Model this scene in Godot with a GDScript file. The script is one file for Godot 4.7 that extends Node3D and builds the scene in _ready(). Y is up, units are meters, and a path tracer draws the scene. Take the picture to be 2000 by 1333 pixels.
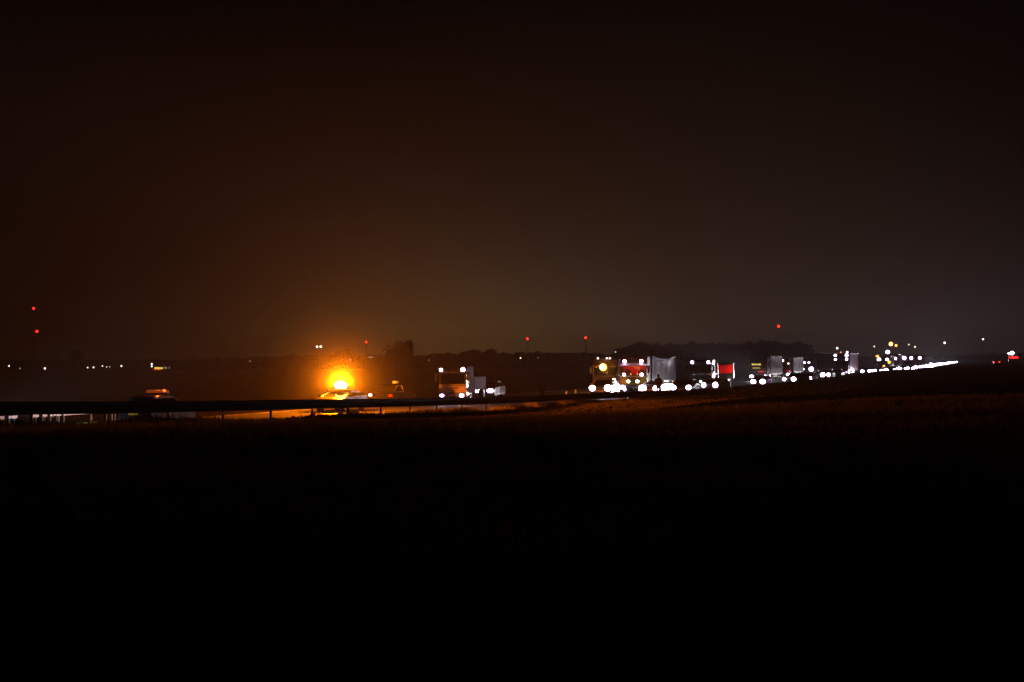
extends Node3D
# Night, a motorway blocked by queueing lorries and cars, seen across a dark field. Metres, y up, road surface at y = 0.

var rng := RandomNumberGenerator.new()
var mats := {}
var shapes := {}
var counts := {}
var path_pts := PackedVector2Array()
var low_noise := FastNoiseLite.new()

const BEAM := 0.15   # all lamp beams together
const AMBER := Color(1.0, 0.185, 0.002)
const WHITE := Color(0.86, 0.55, 1.0)
const WARM := Color(1.0, 0.72, 0.42)
const LILAC := Color(0.95, 0.88, 0.94)
const RED := Color(1.0, 0.012, 0.008)

# ------------------------------------------------------------------ materials
func lin(r: float, g: float, b: float) -> Color:
	return Color(r, g, b).linear_to_srgb()

func mat(key: String, c: Color, rough := 0.6, metal := 0.0, noisy := 0.0) -> StandardMaterial3D:
	if mats.has(key):
		return mats[key]
	var m := StandardMaterial3D.new()
	m.resource_name = key
	m.albedo_color = c.linear_to_srgb()
	m.roughness = rough
	m.metallic = metal
	if noisy > 0.0:
		m.albedo_texture = mottled(noisy)
		m.uv1_triplanar = true
		m.uv1_scale = Vector3(0.45, 0.45, 0.45)
	mats[key] = m
	return m

var mottle_cache := {}
func mottled(amount: float) -> Texture2D:
	var k := snappedf(amount, 0.05)
	if mottle_cache.has(k):
		return mottle_cache[k]
	var im := Image.create(256, 256, false, Image.FORMAT_RGB8)
	var a := FastNoiseLite.new()
	a.seed = 5
	a.frequency = 0.03
	a.fractal_octaves = 5
	for y in 256:
		for x in 256:
			var fx := x / 256.0
			var v0 := a.get_noise_2d(x, y)
			var v1 := a.get_noise_2d(x - 256, y)
			var v2 := a.get_noise_2d(x, y - 256)
			var v3 := a.get_noise_2d(x - 256, y - 256)
			var fy := y / 256.0
			var v: float = lerpf(lerpf(v0, v1, fx), lerpf(v2, v3, fx), fy)
			var g := clampf(1.0 - k * (0.5 - v * 1.1), 0.0, 1.0)
			im.set_pixel(x, y, Color(g, g, g))
	mottle_cache[k] = ImageTexture.create_from_image(im)
	return mottle_cache[k]

func glow_mat(c: Color, energy: float) -> StandardMaterial3D:
	var key := "glow %s %.2f" % [c.to_html(), energy]
	if mats.has(key):
		return mats[key]
	var m := StandardMaterial3D.new()
	m.resource_name = key
	m.albedo_color = Color(0.3, 0.3, 0.3)
	m.roughness = 0.3
	m.emission_enabled = true
	m.emission = c.linear_to_srgb()
	m.emission_energy_multiplier = energy
	mats[key] = m
	return m

func glass_mat(key: String, c: Color, alpha: float) -> StandardMaterial3D:
	if mats.has(key):
		return mats[key]
	var m := StandardMaterial3D.new()
	m.resource_name = key
	m.albedo_color = Color(c.r, c.g, c.b, alpha)
	m.transparency = BaseMaterial3D.TRANSPARENCY_ALPHA
	m.roughness = 0.05
	mats[key] = m
	return m

# ------------------------------------------------------------------ mesh helpers
func begin() -> SurfaceTool:
	var st := SurfaceTool.new()
	st.begin(Mesh.PRIMITIVE_TRIANGLES)
	return st

func tri(st: SurfaceTool, a: Vector3, b: Vector3, c: Vector3, out: Vector3) -> void:
	var n := (b - a).cross(c - a)
	if n.length_squared() < 1e-14:
		return
	n = n.normalized()
	if n.dot(out) < 0.0:
		n = -n
	else:
		var t := b
		b = c
		c = t
	for p in [a, b, c]:
		st.set_normal(n)
		st.add_vertex(p)

func quad(st: SurfaceTool, a: Vector3, b: Vector3, c: Vector3, d: Vector3, out: Vector3) -> void:
	tri(st, a, b, c, out)
	tri(st, a, c, d, out)

func bx(st: SurfaceTool, c: Vector3, s: Vector3, bev := 0.0) -> void:
	var h := s * 0.5
	var e := minf(bev, minf(h.x, minf(h.y, h.z)) * 0.6)
	for ax in 3:
		var u := (ax + 1) % 3
		var v := (ax + 2) % 3
		for sg in [-1.0, 1.0]:
			var p := []
			for k in [[-1, -1], [1, -1], [1, 1], [-1, 1]]:
				var q := Vector3.ZERO
				q[ax] = sg * h[ax]
				q[u] = k[0] * (h[u] - e)
				q[v] = k[1] * (h[v] - e)
				p.append(c + q)
			var o := Vector3.ZERO
			o[ax] = sg
			quad(st, p[0], p[1], p[2], p[3], o)
	if e <= 0.0:
		return
	for ax in 3:
		var u := (ax + 1) % 3
		var v := (ax + 2) % 3
		for su in [-1.0, 1.0]:
			for sv in [-1.0, 1.0]:
				var p := []
				for k in [[-1, 0], [1, 0], [1, 1], [-1, 1]]:
					var q := Vector3.ZERO
					q[ax] = k[0] * (h[ax] - e)
					q[u] = su * (h[u] - (0.0 if k[1] == 0 else e))
					q[v] = sv * (h[v] - (e if k[1] == 0 else 0.0))
					p.append(c + q)
				var o := Vector3.ZERO
				o[u] = su
				o[v] = sv
				quad(st, p[0], p[1], p[2], p[3], o)
	for sx in [-1.0, 1.0]:
		for sy in [-1.0, 1.0]:
			for sz in [-1.0, 1.0]:
				var k := Vector3(sx, sy, sz)
				tri(st, c + k * Vector3(h.x, h.y - e, h.z - e), c + k * Vector3(h.x - e, h.y, h.z - e), c + k * Vector3(h.x - e, h.y - e, h.z), k)

func tube(st: SurfaceTool, a: Vector3, b: Vector3, ra: float, rb: float, n := 10, caps := true) -> void:
	var d := (b - a).normalized()
	var u := d.cross(Vector3.UP if absf(d.y) < 0.9 else Vector3.RIGHT).normalized()
	var v := d.cross(u)
	for i in n:
		var p0 := u * cos(TAU * i / n) + v * sin(TAU * i / n)
		var p1 := u * cos(TAU * (i + 1) / n) + v * sin(TAU * (i + 1) / n)
		quad(st, a + p0 * ra, a + p1 * ra, b + p1 * rb, b + p0 * rb, p0 + p1)
		if caps:
			tri(st, a, a + p0 * ra, a + p1 * ra, -d)
			tri(st, b, b + p0 * rb, b + p1 * rb, d)

func extrude_x(st: SurfaceTool, prof: PackedVector2Array, x0: float, x1: float, taper := 0.0) -> void:
	# prof holds (z, y); taper pulls the two ends' outline edge in a little as a chamfer
	var n := prof.size()
	var mid := Vector2.ZERO
	for p in prof:
		mid += p / n
	var ins := PackedVector2Array()
	for p in prof:
		ins.append(p + (mid - p).normalized() * taper)
	var t := Geometry2D.triangulate_polygon(prof)
	for i in n:
		var a := prof[i]
		var b := prof[(i + 1) % n]
		var e := (b - a)
		var o2 := Vector2(e.y, -e.x)
		if Geometry2D.is_point_in_polygon((a + b) * 0.5 + o2.normalized() * 0.004, prof):
			o2 = -o2
		var o := Vector3(0, o2.y, o2.x)
		quad(st, Vector3(x0 + taper, a.y, a.x), Vector3(x1 - taper, a.y, a.x), Vector3(x1 - taper, b.y, b.x), Vector3(x0 + taper, b.y, b.x), o)
		if taper > 0.0:
			var ia := ins[i]
			var ib := ins[(i + 1) % n]
			quad(st, Vector3(x0 + taper, a.y, a.x), Vector3(x0 + taper, b.y, b.x), Vector3(x0, ib.y, ib.x), Vector3(x0, ia.y, ia.x), o + Vector3(-1, 0, 0))
			quad(st, Vector3(x1 - taper, a.y, a.x), Vector3(x1 - taper, b.y, b.x), Vector3(x1, ib.y, ib.x), Vector3(x1, ia.y, ia.x), o + Vector3(1, 0, 0))
	for k in range(0, t.size(), 3):
		for s in [[x0, -1.0], [x1, 1.0]]:
			var q := ins if taper > 0.0 else prof
			tri(st, Vector3(s[0], q[t[k]].y, q[t[k]].x), Vector3(s[0], q[t[k + 1]].y, q[t[k + 1]].x), Vector3(s[0], q[t[k + 2]].y, q[t[k + 2]].x), Vector3(s[1], 0, 0))

func ball(st: SurfaceTool, c: Vector3, r: Vector3, n := 10) -> void:
	for i in n:
		for j in n * 2:
			var p := []
			for k in [[i, j], [i + 1, j], [i + 1, j + 1], [i, j + 1]]:
				var a: float = PI * k[0] / n
				var b: float = PI * k[1] / n
				p.append(Vector3(sin(a) * cos(b), cos(a), sin(a) * sin(b)))
			quad(st, c + p[0] * r, c + p[1] * r, c + p[2] * r, c + p[3] * r, p[0] + p[1] + p[2] + p[3])

# ------------------------------------------------------------------ nodes
func numbered(parent: Node, called: String) -> String:
	var k := "%d/%s" % [parent.get_instance_id(), called]
	counts[k] = counts.get(k, 0) + 1
	return called if counts[k] == 1 else "%s_%03d" % [called, counts[k] - 1]

func obj(called: String, st, m: Material, parent: Node = null) -> MeshInstance3D:
	var o := MeshInstance3D.new()
	var under: Node = parent if parent else self
	o.name = numbered(under, called)
	o.mesh = st.commit() if st is SurfaceTool else st
	o.material_override = m
	under.add_child(o, true)
	return o

func thing(called: String, label: String, category: String, at := Vector3.ZERO, turn := 0.0, group := "") -> Node3D:
	var o := Node3D.new()
	o.name = numbered(self, called)
	add_child(o, true)
	o.position = at
	o.rotation.y = turn
	tag(o, label, category, group)
	return o

func tag(o: Node, label: String, category: String, group := "") -> void:
	o.set_meta("label", label)
	o.set_meta("category", category)
	if group:
		o.set_meta("group", group)

func struct(called: String, st, m: Material) -> MeshInstance3D:
	var o := obj(called, st, m)
	o.set_meta("kind", "structure")
	return o

func lens_shape(sx: float, sy: float) -> Mesh:
	var key := "lens %.2f %.2f" % [sx, sy]
	if shapes.has(key):
		return shapes[key]
	var st := begin()
	var n := 14
	for i in n:
		var a := TAU * i / n
		var b := TAU * (i + 1) / n
		var pa := Vector3(cos(a) * sx * 0.5, sin(a) * sy * 0.5, 0)
		var pb := Vector3(cos(b) * sx * 0.5, sin(b) * sy * 0.5, 0)
		var up := Vector3(0, 0, 0.03)
		quad(st, pa - up, pb - up, pb, pa, pa + pb)
		quad(st, pa, pb, pb * 0.6 + up, pa * 0.6 + up, Vector3.BACK + pa)
		tri(st, pa * 0.6 + up, pb * 0.6 + up, up * 1.4, Vector3.BACK)
		tri(st, pa - up, pb - up, -up, Vector3.FORWARD)
	shapes[key] = st.commit()
	return shapes[key]

# A lamp: a glowing lens facing local +z of its thing, and the light it gives just in front of it.
func lamp(parent: Node3D, called: String, p: Vector3, sx: float, sy: float, col: Color, glow: float, energy := 0.0, dir := Vector3(0, -0.04, 1), cone := 50.0, tint := Color(0, 0, 0, 0)) -> MeshInstance3D:
	var o := obj(called, lens_shape(sx, sy), glow_mat(col, glow), parent)
	o.position = p
	if glow >= 14.0 and energy > 0.0:
		var j := rng.randf_range(0.75, 1.3)
		o.scale = Vector3(j, j * rng.randf_range(0.85, 1.1), 1.0)
		var bezel := obj("bezel", lens_shape(sx * 1.3, sy * 1.3), mat("chrome", Color(0.6, 0.6, 0.62), 0.2, 1.0), o)
		bezel.position = Vector3(0, 0, -0.05)
	if dir.z < -0.5:
		o.rotation.y = PI
	elif absf(dir.x) > 0.8:
		o.rotation.y = signf(dir.x) * PI / 2
	if energy > 0.0:
		var l := SpotLight3D.new()
		l.name = numbered(parent, called + "_beam")
		l.light_color = (col if tint.a == 0.0 else tint).linear_to_srgb()
		l.light_energy = energy * BEAM
		l.light_size = (sx + sy) * 0.25
		l.spot_angle = cone
		l.spot_angle_attenuation = 1.0
		l.spot_range = 300.0
		l.spot_attenuation = 2.0
		l.shadow_enabled = true
		var d := dir.normalized()
		l.transform = Transform3D(Basis.looking_at(d, Vector3.UP), p + d * 0.12)
		parent.add_child(l, true)
	return o

func omni(parent: Node3D, called: String, p: Vector3, col: Color, energy: float, size := 0.1) -> void:
	var l := OmniLight3D.new()
	l.name = numbered(parent, called)
	l.light_color = col.linear_to_srgb()
	l.light_energy = energy
	l.light_size = size
	l.omni_range = 400.0
	l.omni_attenuation = 2.0
	l.shadow_enabled = true
	l.position = p
	parent.add_child(l, true)

# ------------------------------------------------------------------ land form
func spline(t: float, pts: PackedVector2Array) -> float:
	# Catmull-Rom through (key, value) points
	var n := pts.size()
	if t <= pts[0].x:
		return pts[0].y + (pts[1].y - pts[0].y) / (pts[1].x - pts[0].x) * (t - pts[0].x)
	if t >= pts[n - 1].x:
		return pts[n - 1].y + (pts[n - 1].y - pts[n - 2].y) / (pts[n - 1].x - pts[n - 2].x) * (t - pts[n - 1].x)
	var i := 0
	while t > pts[i + 1].x:
		i += 1
	var p1 := pts[i]
	var p2 := pts[i + 1]
	var m1 := (p2.y - p1.y) / (p2.x - p1.x)
	var m2 := m1
	if i > 0:
		m1 = (p2.y - pts[i - 1].y) / (p2.x - pts[i - 1].x)
	if i < n - 2:
		m2 = (pts[i + 2].y - p1.y) / (pts[i + 2].x - p1.x)
	var h := p2.x - p1.x
	var s := (t - p1.x) / h
	return (2 * s * s * s - 3 * s * s + 1) * p1.y + (s * s * s - 2 * s * s + s) * h * m1 + (-2 * s * s * s + 3 * s * s) * p2.y + (s * s * s - s * s) * h * m2

# keyed by the station along the road: top of the guard rail, level of the verge under it, its distance from the road's middle, level of the field's edge
var rail_top := PackedVector2Array([Vector2(10, 2.45), Vector2(30, 2.2), Vector2(44.7, 1.92), Vector2(52.8, 1.7), Vector2(64.5, 1.445), Vector2(80.1, 1.09), Vector2(92.3, 0.87), Vector2(100, 0.86), Vector2(108, 0.87), Vector2(118, 0.76), Vector2(131.5, 0.64)])
var crest_pts := PackedVector2Array([Vector2(-60, 1.3), Vector2(10, 1.5), Vector2(30, 1.38), Vector2(44.7, 1.12), Vector2(52.8, 0.9), Vector2(64.5, 0.64), Vector2(80.1, 0.3), Vector2(92.3, 0.16), Vector2(100, 0.3), Vector2(108, 0.4), Vector2(116, 0.44), Vector2(131.5, 0.55), Vector2(163, 0.5), Vector2(201, 0.53), Vector2(264, 0.9), Vector2(350, 0.83), Vector2(600, 0.63), Vector2(1400, 0.5)])
var crest_off := PackedVector2Array([Vector2(-60, 3.5), Vector2(60, 3.5), Vector2(92, 3.5), Vector2(100, 5.5), Vector2(108, 9.0), Vector2(115, 9.4), Vector2(200, 9.4), Vector2(1400, 9.4)])
var field_pts := PackedVector2Array([Vector2(-60, 1.4), Vector2(10, 1.8), Vector2(36.7, 1.53), Vector2(44, 1.33), Vector2(52, 1.06), Vector2(58.3, 0.84), Vector2(73.6, 0.46), Vector2(87, 0.36), Vector2(105, 0.5), Vector2(130, 0.5), Vector2(200, 0.52), Vector2(400, 0.83), Vector2(1400, 0.6)])

func road_x(d: float) -> float:
	return spline(d, path_pts)

func road_slope(d: float) -> float:
	return (road_x(d + 2.0) - road_x(d - 2.0)) / 4.0

func offset_of(x: float, d: float) -> float:
	# distance from the middle of the road, + towards the camera's side
	var k := road_slope(d)
	return (x - road_x(d)) / sqrt(1.0 + k * k)

func ground_h(x: float, d: float) -> float:
	var o := offset_of(x, d)
	var k := road_slope(d)
	var de := d + o * k / sqrt(1.0 + k * k) * 1.0   # foot point on the road
	de = clampf(de, -60.0, 1400.0)
	var hc := spline(de, crest_pts)
	var n := low_noise.get_noise_2d(x, d)
	if o < -11.3:
		var w := clampf((-11.3 - o) / 8.0, 0.0, 1.0)
		return -0.03 + w * (-0.25 + 0.25 * clampf((-19.0 - o) / 120.0, 0.0, 1.0)) + w * n * 0.25
	var oc := spline(de, crest_off)
	if o < oc - 1.2:
		return -0.03
	if o < oc:
		return lerpf(-0.03, hc, smoothstep(oc - 1.2, oc, o))
	var hf := spline(de, field_pts)
	if o < oc + 2.4:
		return hc + n * 0.03
	if o < oc + 6.0:
		return lerpf(hc, hf, smoothstep(oc + 2.4, oc + 6.0, o)) + n * 0.04
	return lerpf(hf, 1.3, clampf((o - oc - 9.0) / (21.0 - oc), 0.0, 1.0)) + n * 0.08

func road_edge(d: float) -> float:
	# the near edge of the asphalt at a station along the road
	return spline(clampf(d, -60.0, 1400.0), crest_off) - 1.4

func on_ground(x: float, d: float, up := 0.0) -> Vector3:
	return Vector3(x, ground_h(x, d) + up, -d)

# ------------------------------------------------------------------ vehicles
func wheel(parent: Node3D, c: Vector3, r: float, w: float) -> void:
	var key := "tyre %.2f %.2f" % [r, w]
	if not shapes.has(key):
		var st := begin()
		var prof := [[-0.5, 0.6], [-0.5, 0.92], [-0.36, 1.0], [0.36, 1.0], [0.5, 0.92], [0.5, 0.6]]
		var n := 20
		for i in n:
			for k in prof.size() - 1:
				var p := []
				for q in [[i, k], [i + 1, k], [i + 1, k + 1], [i, k + 1]]:
					var a: float = TAU * q[0] / n
					p.append(Vector3(prof[q[1]][0] * w, cos(a) * prof[q[1]][1] * r, sin(a) * prof[q[1]][1] * r))
				var am := TAU * (i + 0.5) / n
				quad(st, p[0], p[1], p[2], p[3], Vector3((prof[k][0] + prof[k + 1][0]) * (0.0 if k == 2 else 1.0), cos(am) * 0.5, sin(am) * 0.5))
		shapes[key] = st.commit()
		var rim := begin()
		tube(rim, Vector3(-w * 0.42, 0, 0), Vector3(w * 0.42, 0, 0), r * 0.61, r * 0.61, 20)
		tube(rim, Vector3(-w * 0.48, 0, 0), Vector3(w * 0.48, 0, 0), r * 0.2, r * 0.2, 10)
		shapes[key + "rim"] = rim.commit()
	var o := Node3D.new()
	o.name = numbered(parent, "wheel")
	o.position = c
	parent.add_child(o, true)
	obj("tyre", shapes[key], mat("tyre", Color(0.02, 0.02, 0.02), 0.9), o)
	obj("rim", shapes[key + "rim"], mat("rim", Color(0.45, 0.45, 0.47), 0.35, 0.9), o)

func plate(parent: Node3D, called: String, c: Vector3, s: Vector3, m: Material, bev := 0.02) -> MeshInstance3D:
	var st := begin()
	bx(st, c, s, bev)
	return obj(called, st, m, parent)

# A lorry: the origin is on the road under the middle of its front, and it faces local +z.
func make_truck(p: Dictionary) -> Node3D:
	var t := thing(p.get("called", "lorry"), p.label, "lorry", p.at, deg_to_rad(-p.heading), p.get("group", ""))
	var w: float = p.get("w", 2.5)
	var top: float = p.get("top", 3.4)
	var ws0: float = p.get("ws0", 1.6)
	var ws1: float = p.get("ws1", 2.45)
	var ly: float = p.get("lamp_y", 2.85)
	var y0: float = p.get("y0", 0.42)
	var cl := 2.15
	var paint := mat("paint " + p.paint_name, p.paint, 0.35, 0.0, 0.25)
	var dark := mat("dark plastic", Color(0.025, 0.025, 0.027), 0.55)
	var chrome := mat("chrome", Color(0.6, 0.6, 0.62), 0.2, 1.0)
	# shell: lower nose, rear box, roof and pillars round a hollow cab
	var st := begin()
	extrude_x(st, PackedVector2Array([Vector2(0.0, y0 + 0.3), Vector2(0.0, ws0 - 0.25), Vector2(-0.05, ws0), Vector2(-0.3, ws0), Vector2(-0.3, y0 + 0.3)]), -w / 2, w / 2, 0.05)
	var rs := begin()
	extrude_x(rs, PackedVector2Array([Vector2(-0.3, y0 + 0.3), Vector2(-0.3, ws0), Vector2(-cl, ws0), Vector2(-cl, y0 + 0.3)]), -w / 2 + 0.004, w / 2 - 0.004, 0.03)
	extrude_x(rs, PackedVector2Array([Vector2(-1.15, ws0 + 0.002), Vector2(-1.15, ws1), Vector2(-cl, ws1), Vector2(-cl, ws0 + 0.002)]), -w / 2 + 0.02, w / 2 - 0.02, 0.03)
	extrude_x(rs, PackedVector2Array([Vector2(-0.14, ws1 + 0.002), Vector2(-0.2, ws1 + 0.25), Vector2(-0.5, top - 0.12), Vector2(-0.8, top), Vector2(-cl, top), Vector2(-cl, ws1 + 0.002)]), -w / 2 + 0.03, w / 2 - 0.03, 0.06)
	for s in [-1.0, 1.0]:
		extrude_x(rs, PackedVector2Array([Vector2(-0.06, ws0 + 0.002), Vector2(-0.15, ws1), Vector2(-0.25, ws1), Vector2(-0.17, ws0 + 0.002)]), s * (w / 2 - 0.08) - 0.06, s * (w / 2 - 0.08) + 0.06, 0.0)
	obj("cab_nose", st, paint, t)
	var paint2 := mat("upper paint " + p.paint_name, p.get("roof_paint", p.paint), 0.65)
	obj("cab", rs, paint2, t)
	var gl := glass_mat("cab glass", Color(0.5, 0.55, 0.55), 0.18) if p.get("clear", false) else glass_mat("tinted cab glass", Color(0.02, 0.02, 0.022), 0.93)
	# glass
	var g := begin()
	extrude_x(g, PackedVector2Array([Vector2(-0.085, ws0 + 0.01), Vector2(-0.165, ws1 - 0.005), Vector2(-0.18, ws1 - 0.005), Vector2(-0.10, ws0 + 0.01)]), -w / 2 + 0.15, w / 2 - 0.15)
	obj("windscreen", g, gl, t)
	for s in [-1.0, 1.0]:
		plate(t, "side_window", Vector3(s * (w / 2 - 0.06), (ws0 + ws1) / 2, -0.68), Vector3(0.02, ws1 - ws0 - 0.04, 0.86), gl, 0.0)
		var door := plate(t, "door", Vector3(s * (w / 2 + 0.008), (ws0 + y0 + 0.55) / 2, -0.66), Vector3(0.03, ws0 - y0 - 0.6, 0.98), paint2, 0.01)
		plate(door, "handle", Vector3(s * (w / 2 + 0.04), ws0 - 0.28, -1.0), Vector3(0.04, 0.05, 0.18), dark, 0.01)
		# mirror on an arm
		var mi := plate(t, "mirror", Vector3(s * (w / 2 + 0.2), (ws0 + ws1) / 2 + 0.1, 0.02), Vector3(0.2, 0.62, 0.14), dark, 0.04)
		var arm := begin()
		tube(arm, Vector3(s * (w / 2 - 0.04), ws1 - 0.02, -0.1), Vector3(s * (w / 2 + 0.2), ws1 - 0.1, 0.02), 0.02, 0.02, 6)
		obj("arm", arm, dark, mi)
		plate(t, "step", Vector3(s * (w / 2 - 0.1), y0 + 0.2, -0.45), Vector3(0.16, 0.09, 0.5), chrome, 0.02)
		plate(t, "wheel_arch", Vector3(s * (w / 2 - 0.13), 1.06, -1.4), Vector3(0.3, 0.1, 1.2), dark, 0.03)
	# inside
	plate(t, "dashboard", Vector3(0, ws0 + 0.06, -0.34), Vector3(w - 0.34, 0.14, 0.3), dark, 0.04)
	for s in [-1.0, 1.0]:
		var seat := begin()
		bx(seat, Vector3(s * 0.62, ws0 + 0.14, -0.92), Vector3(0.52, 0.62, 0.14), 0.05)
		bx(seat, Vector3(s * 0.62, ws0 + 0.53, -0.92), Vector3(0.28, 0.18, 0.12), 0.04)
		obj("seat", seat, mat("seat cloth", Color(0.05, 0.05, 0.055), 0.9), t)
	var sw := begin()
	for i in 16:
		var a := TAU * i / 16
		var b := TAU * (i + 1) / 16
		tube(sw, Vector3(-0.62 + cos(a) * 0.21, ws0 + 0.2 + sin(a) * 0.17, -0.52 - sin(a) * 0.1), Vector3(-0.62 + cos(b) * 0.21, ws0 + 0.2 + sin(b) * 0.17, -0.52 - sin(b) * 0.1), 0.018, 0.018, 6, false)
	obj("steering_wheel", sw, dark, t)
	# front
	var vis := begin()
	extrude_x(vis, PackedVector2Array([Vector2(-0.1, ws1 + 0.02), Vector2(0.14, ws1 - 0.02), Vector2(0.15, ws1 + 0.06), Vector2(-0.05, ws1 + 0.25), Vector2(-0.16, ws1 + 0.27)]), -w / 2 + 0.06, w / 2 - 0.06, 0.03)
	obj("sun_visor", vis, p.get("visor", paint), t)
	for k in 4:
		if p.get("no_grille", false):
			break
		plate(t, "grille_slat", Vector3(0, y0 + 0.55 + k * 0.15, 0.015), Vector3(w * 0.52, 0.07, 0.05), dark, 0.015)
	plate(t, "front_ledge", Vector3(0, ws0 - 0.07, 0.03), Vector3(w - 0.1, 0.05, 0.1), p.get("ledge", dark), 0.015)
	plate(t, "wiper", Vector3(-0.35, ws0 + 0.06, -0.05), Vector3(0.7, 0.03, 0.03), dark, 0.0)
	plate(t, "wiper", Vector3(0.5, ws0 + 0.06, -0.05), Vector3(0.7, 0.03, 0.03), dark, 0.0)
	var bump := begin()
	extrude_x(bump, PackedVector2Array([Vector2(0.1, y0), Vector2(0.12, y0 + 0.16), Vector2(0.08, y0 + 0.34), Vector2(-0.3, y0 + 0.34), Vector2(-0.3, y0)]), -w / 2 - 0.01, w / 2 + 0.01, 0.05)
	obj("bumper", bump, p.get("bumper", mat("bumper grey", Color(0.12, 0.12, 0.13), 0.5)), t)
	plate(t, "number_plate", Vector3(0.02, y0 + 0.14, 0.125), Vector3(0.52, 0.12, 0.02), mat("plate white", Color(0.6, 0.6, 0.58), 0.4), 0.0)
	# lamps
	var hy: float = p.get("head_y", y0 + 0.2)
	var hl: float = p.get("head_energy", 90.0)
	for s in [-1.0, 1.0]:
		if p.get("heads", true):
			lamp(t, "headlight", Vector3(s * (w / 2 - 0.3), hy, 0.15), p.get("head_w", 0.42), p.get("head_h", 0.3), WHITE, p.get("head_glow", 30.0), hl, Vector3(0, -0.1, 1), 28.0, LILAC)
		if p.get("roof", true):
			lamp(t, "roof_lamp", Vector3(s * p.get("roof_gap", 0.85), ly, 0.06), p.get("roof_size", 0.32), p.get("roof_size", 0.32) * 0.9, WHITE, 26.0, p.get("roof_energy", 30.0), Vector3(0, -0.04, 1), 45.0, LILAC)
			var br := begin()
			bx(br, Vector3(s * p.get("roof_gap", 0.85), ly - 0.17, -0.02), Vector3(0.08, 0.14, 0.06), 0.01)
			bx(br, Vector3(s * p.get("roof_gap", 0.85), ly, -0.02), Vector3(0.3, 0.28, 0.1), 0.04)
			obj("lamp_housing", br, dark, t)
	# chassis and wheels
	plate(t, "chassis", Vector3(0, 0.72, -3.6), Vector3(0.9, 0.22, 6.0), dark, 0.02)
	for s in [-1.0, 1.0]:
		wheel(t, Vector3(s * (w / 2 - 0.17), 0.5, -1.4), 0.5, 0.31)
		wheel(t, Vector3(s * (w / 2 - 0.2), 0.5, -5.0), 0.5, 0.4)
		plate(t, "fuel_tank", Vector3(s * (w / 2 - 0.35), 0.66, -3.1), Vector3(0.6, 0.5, 1.2), chrome, 0.12)
	if p.get("trailer", 0.0) > 0.0:
		make_trailer(t, p, w, dark)
	return t

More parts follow.
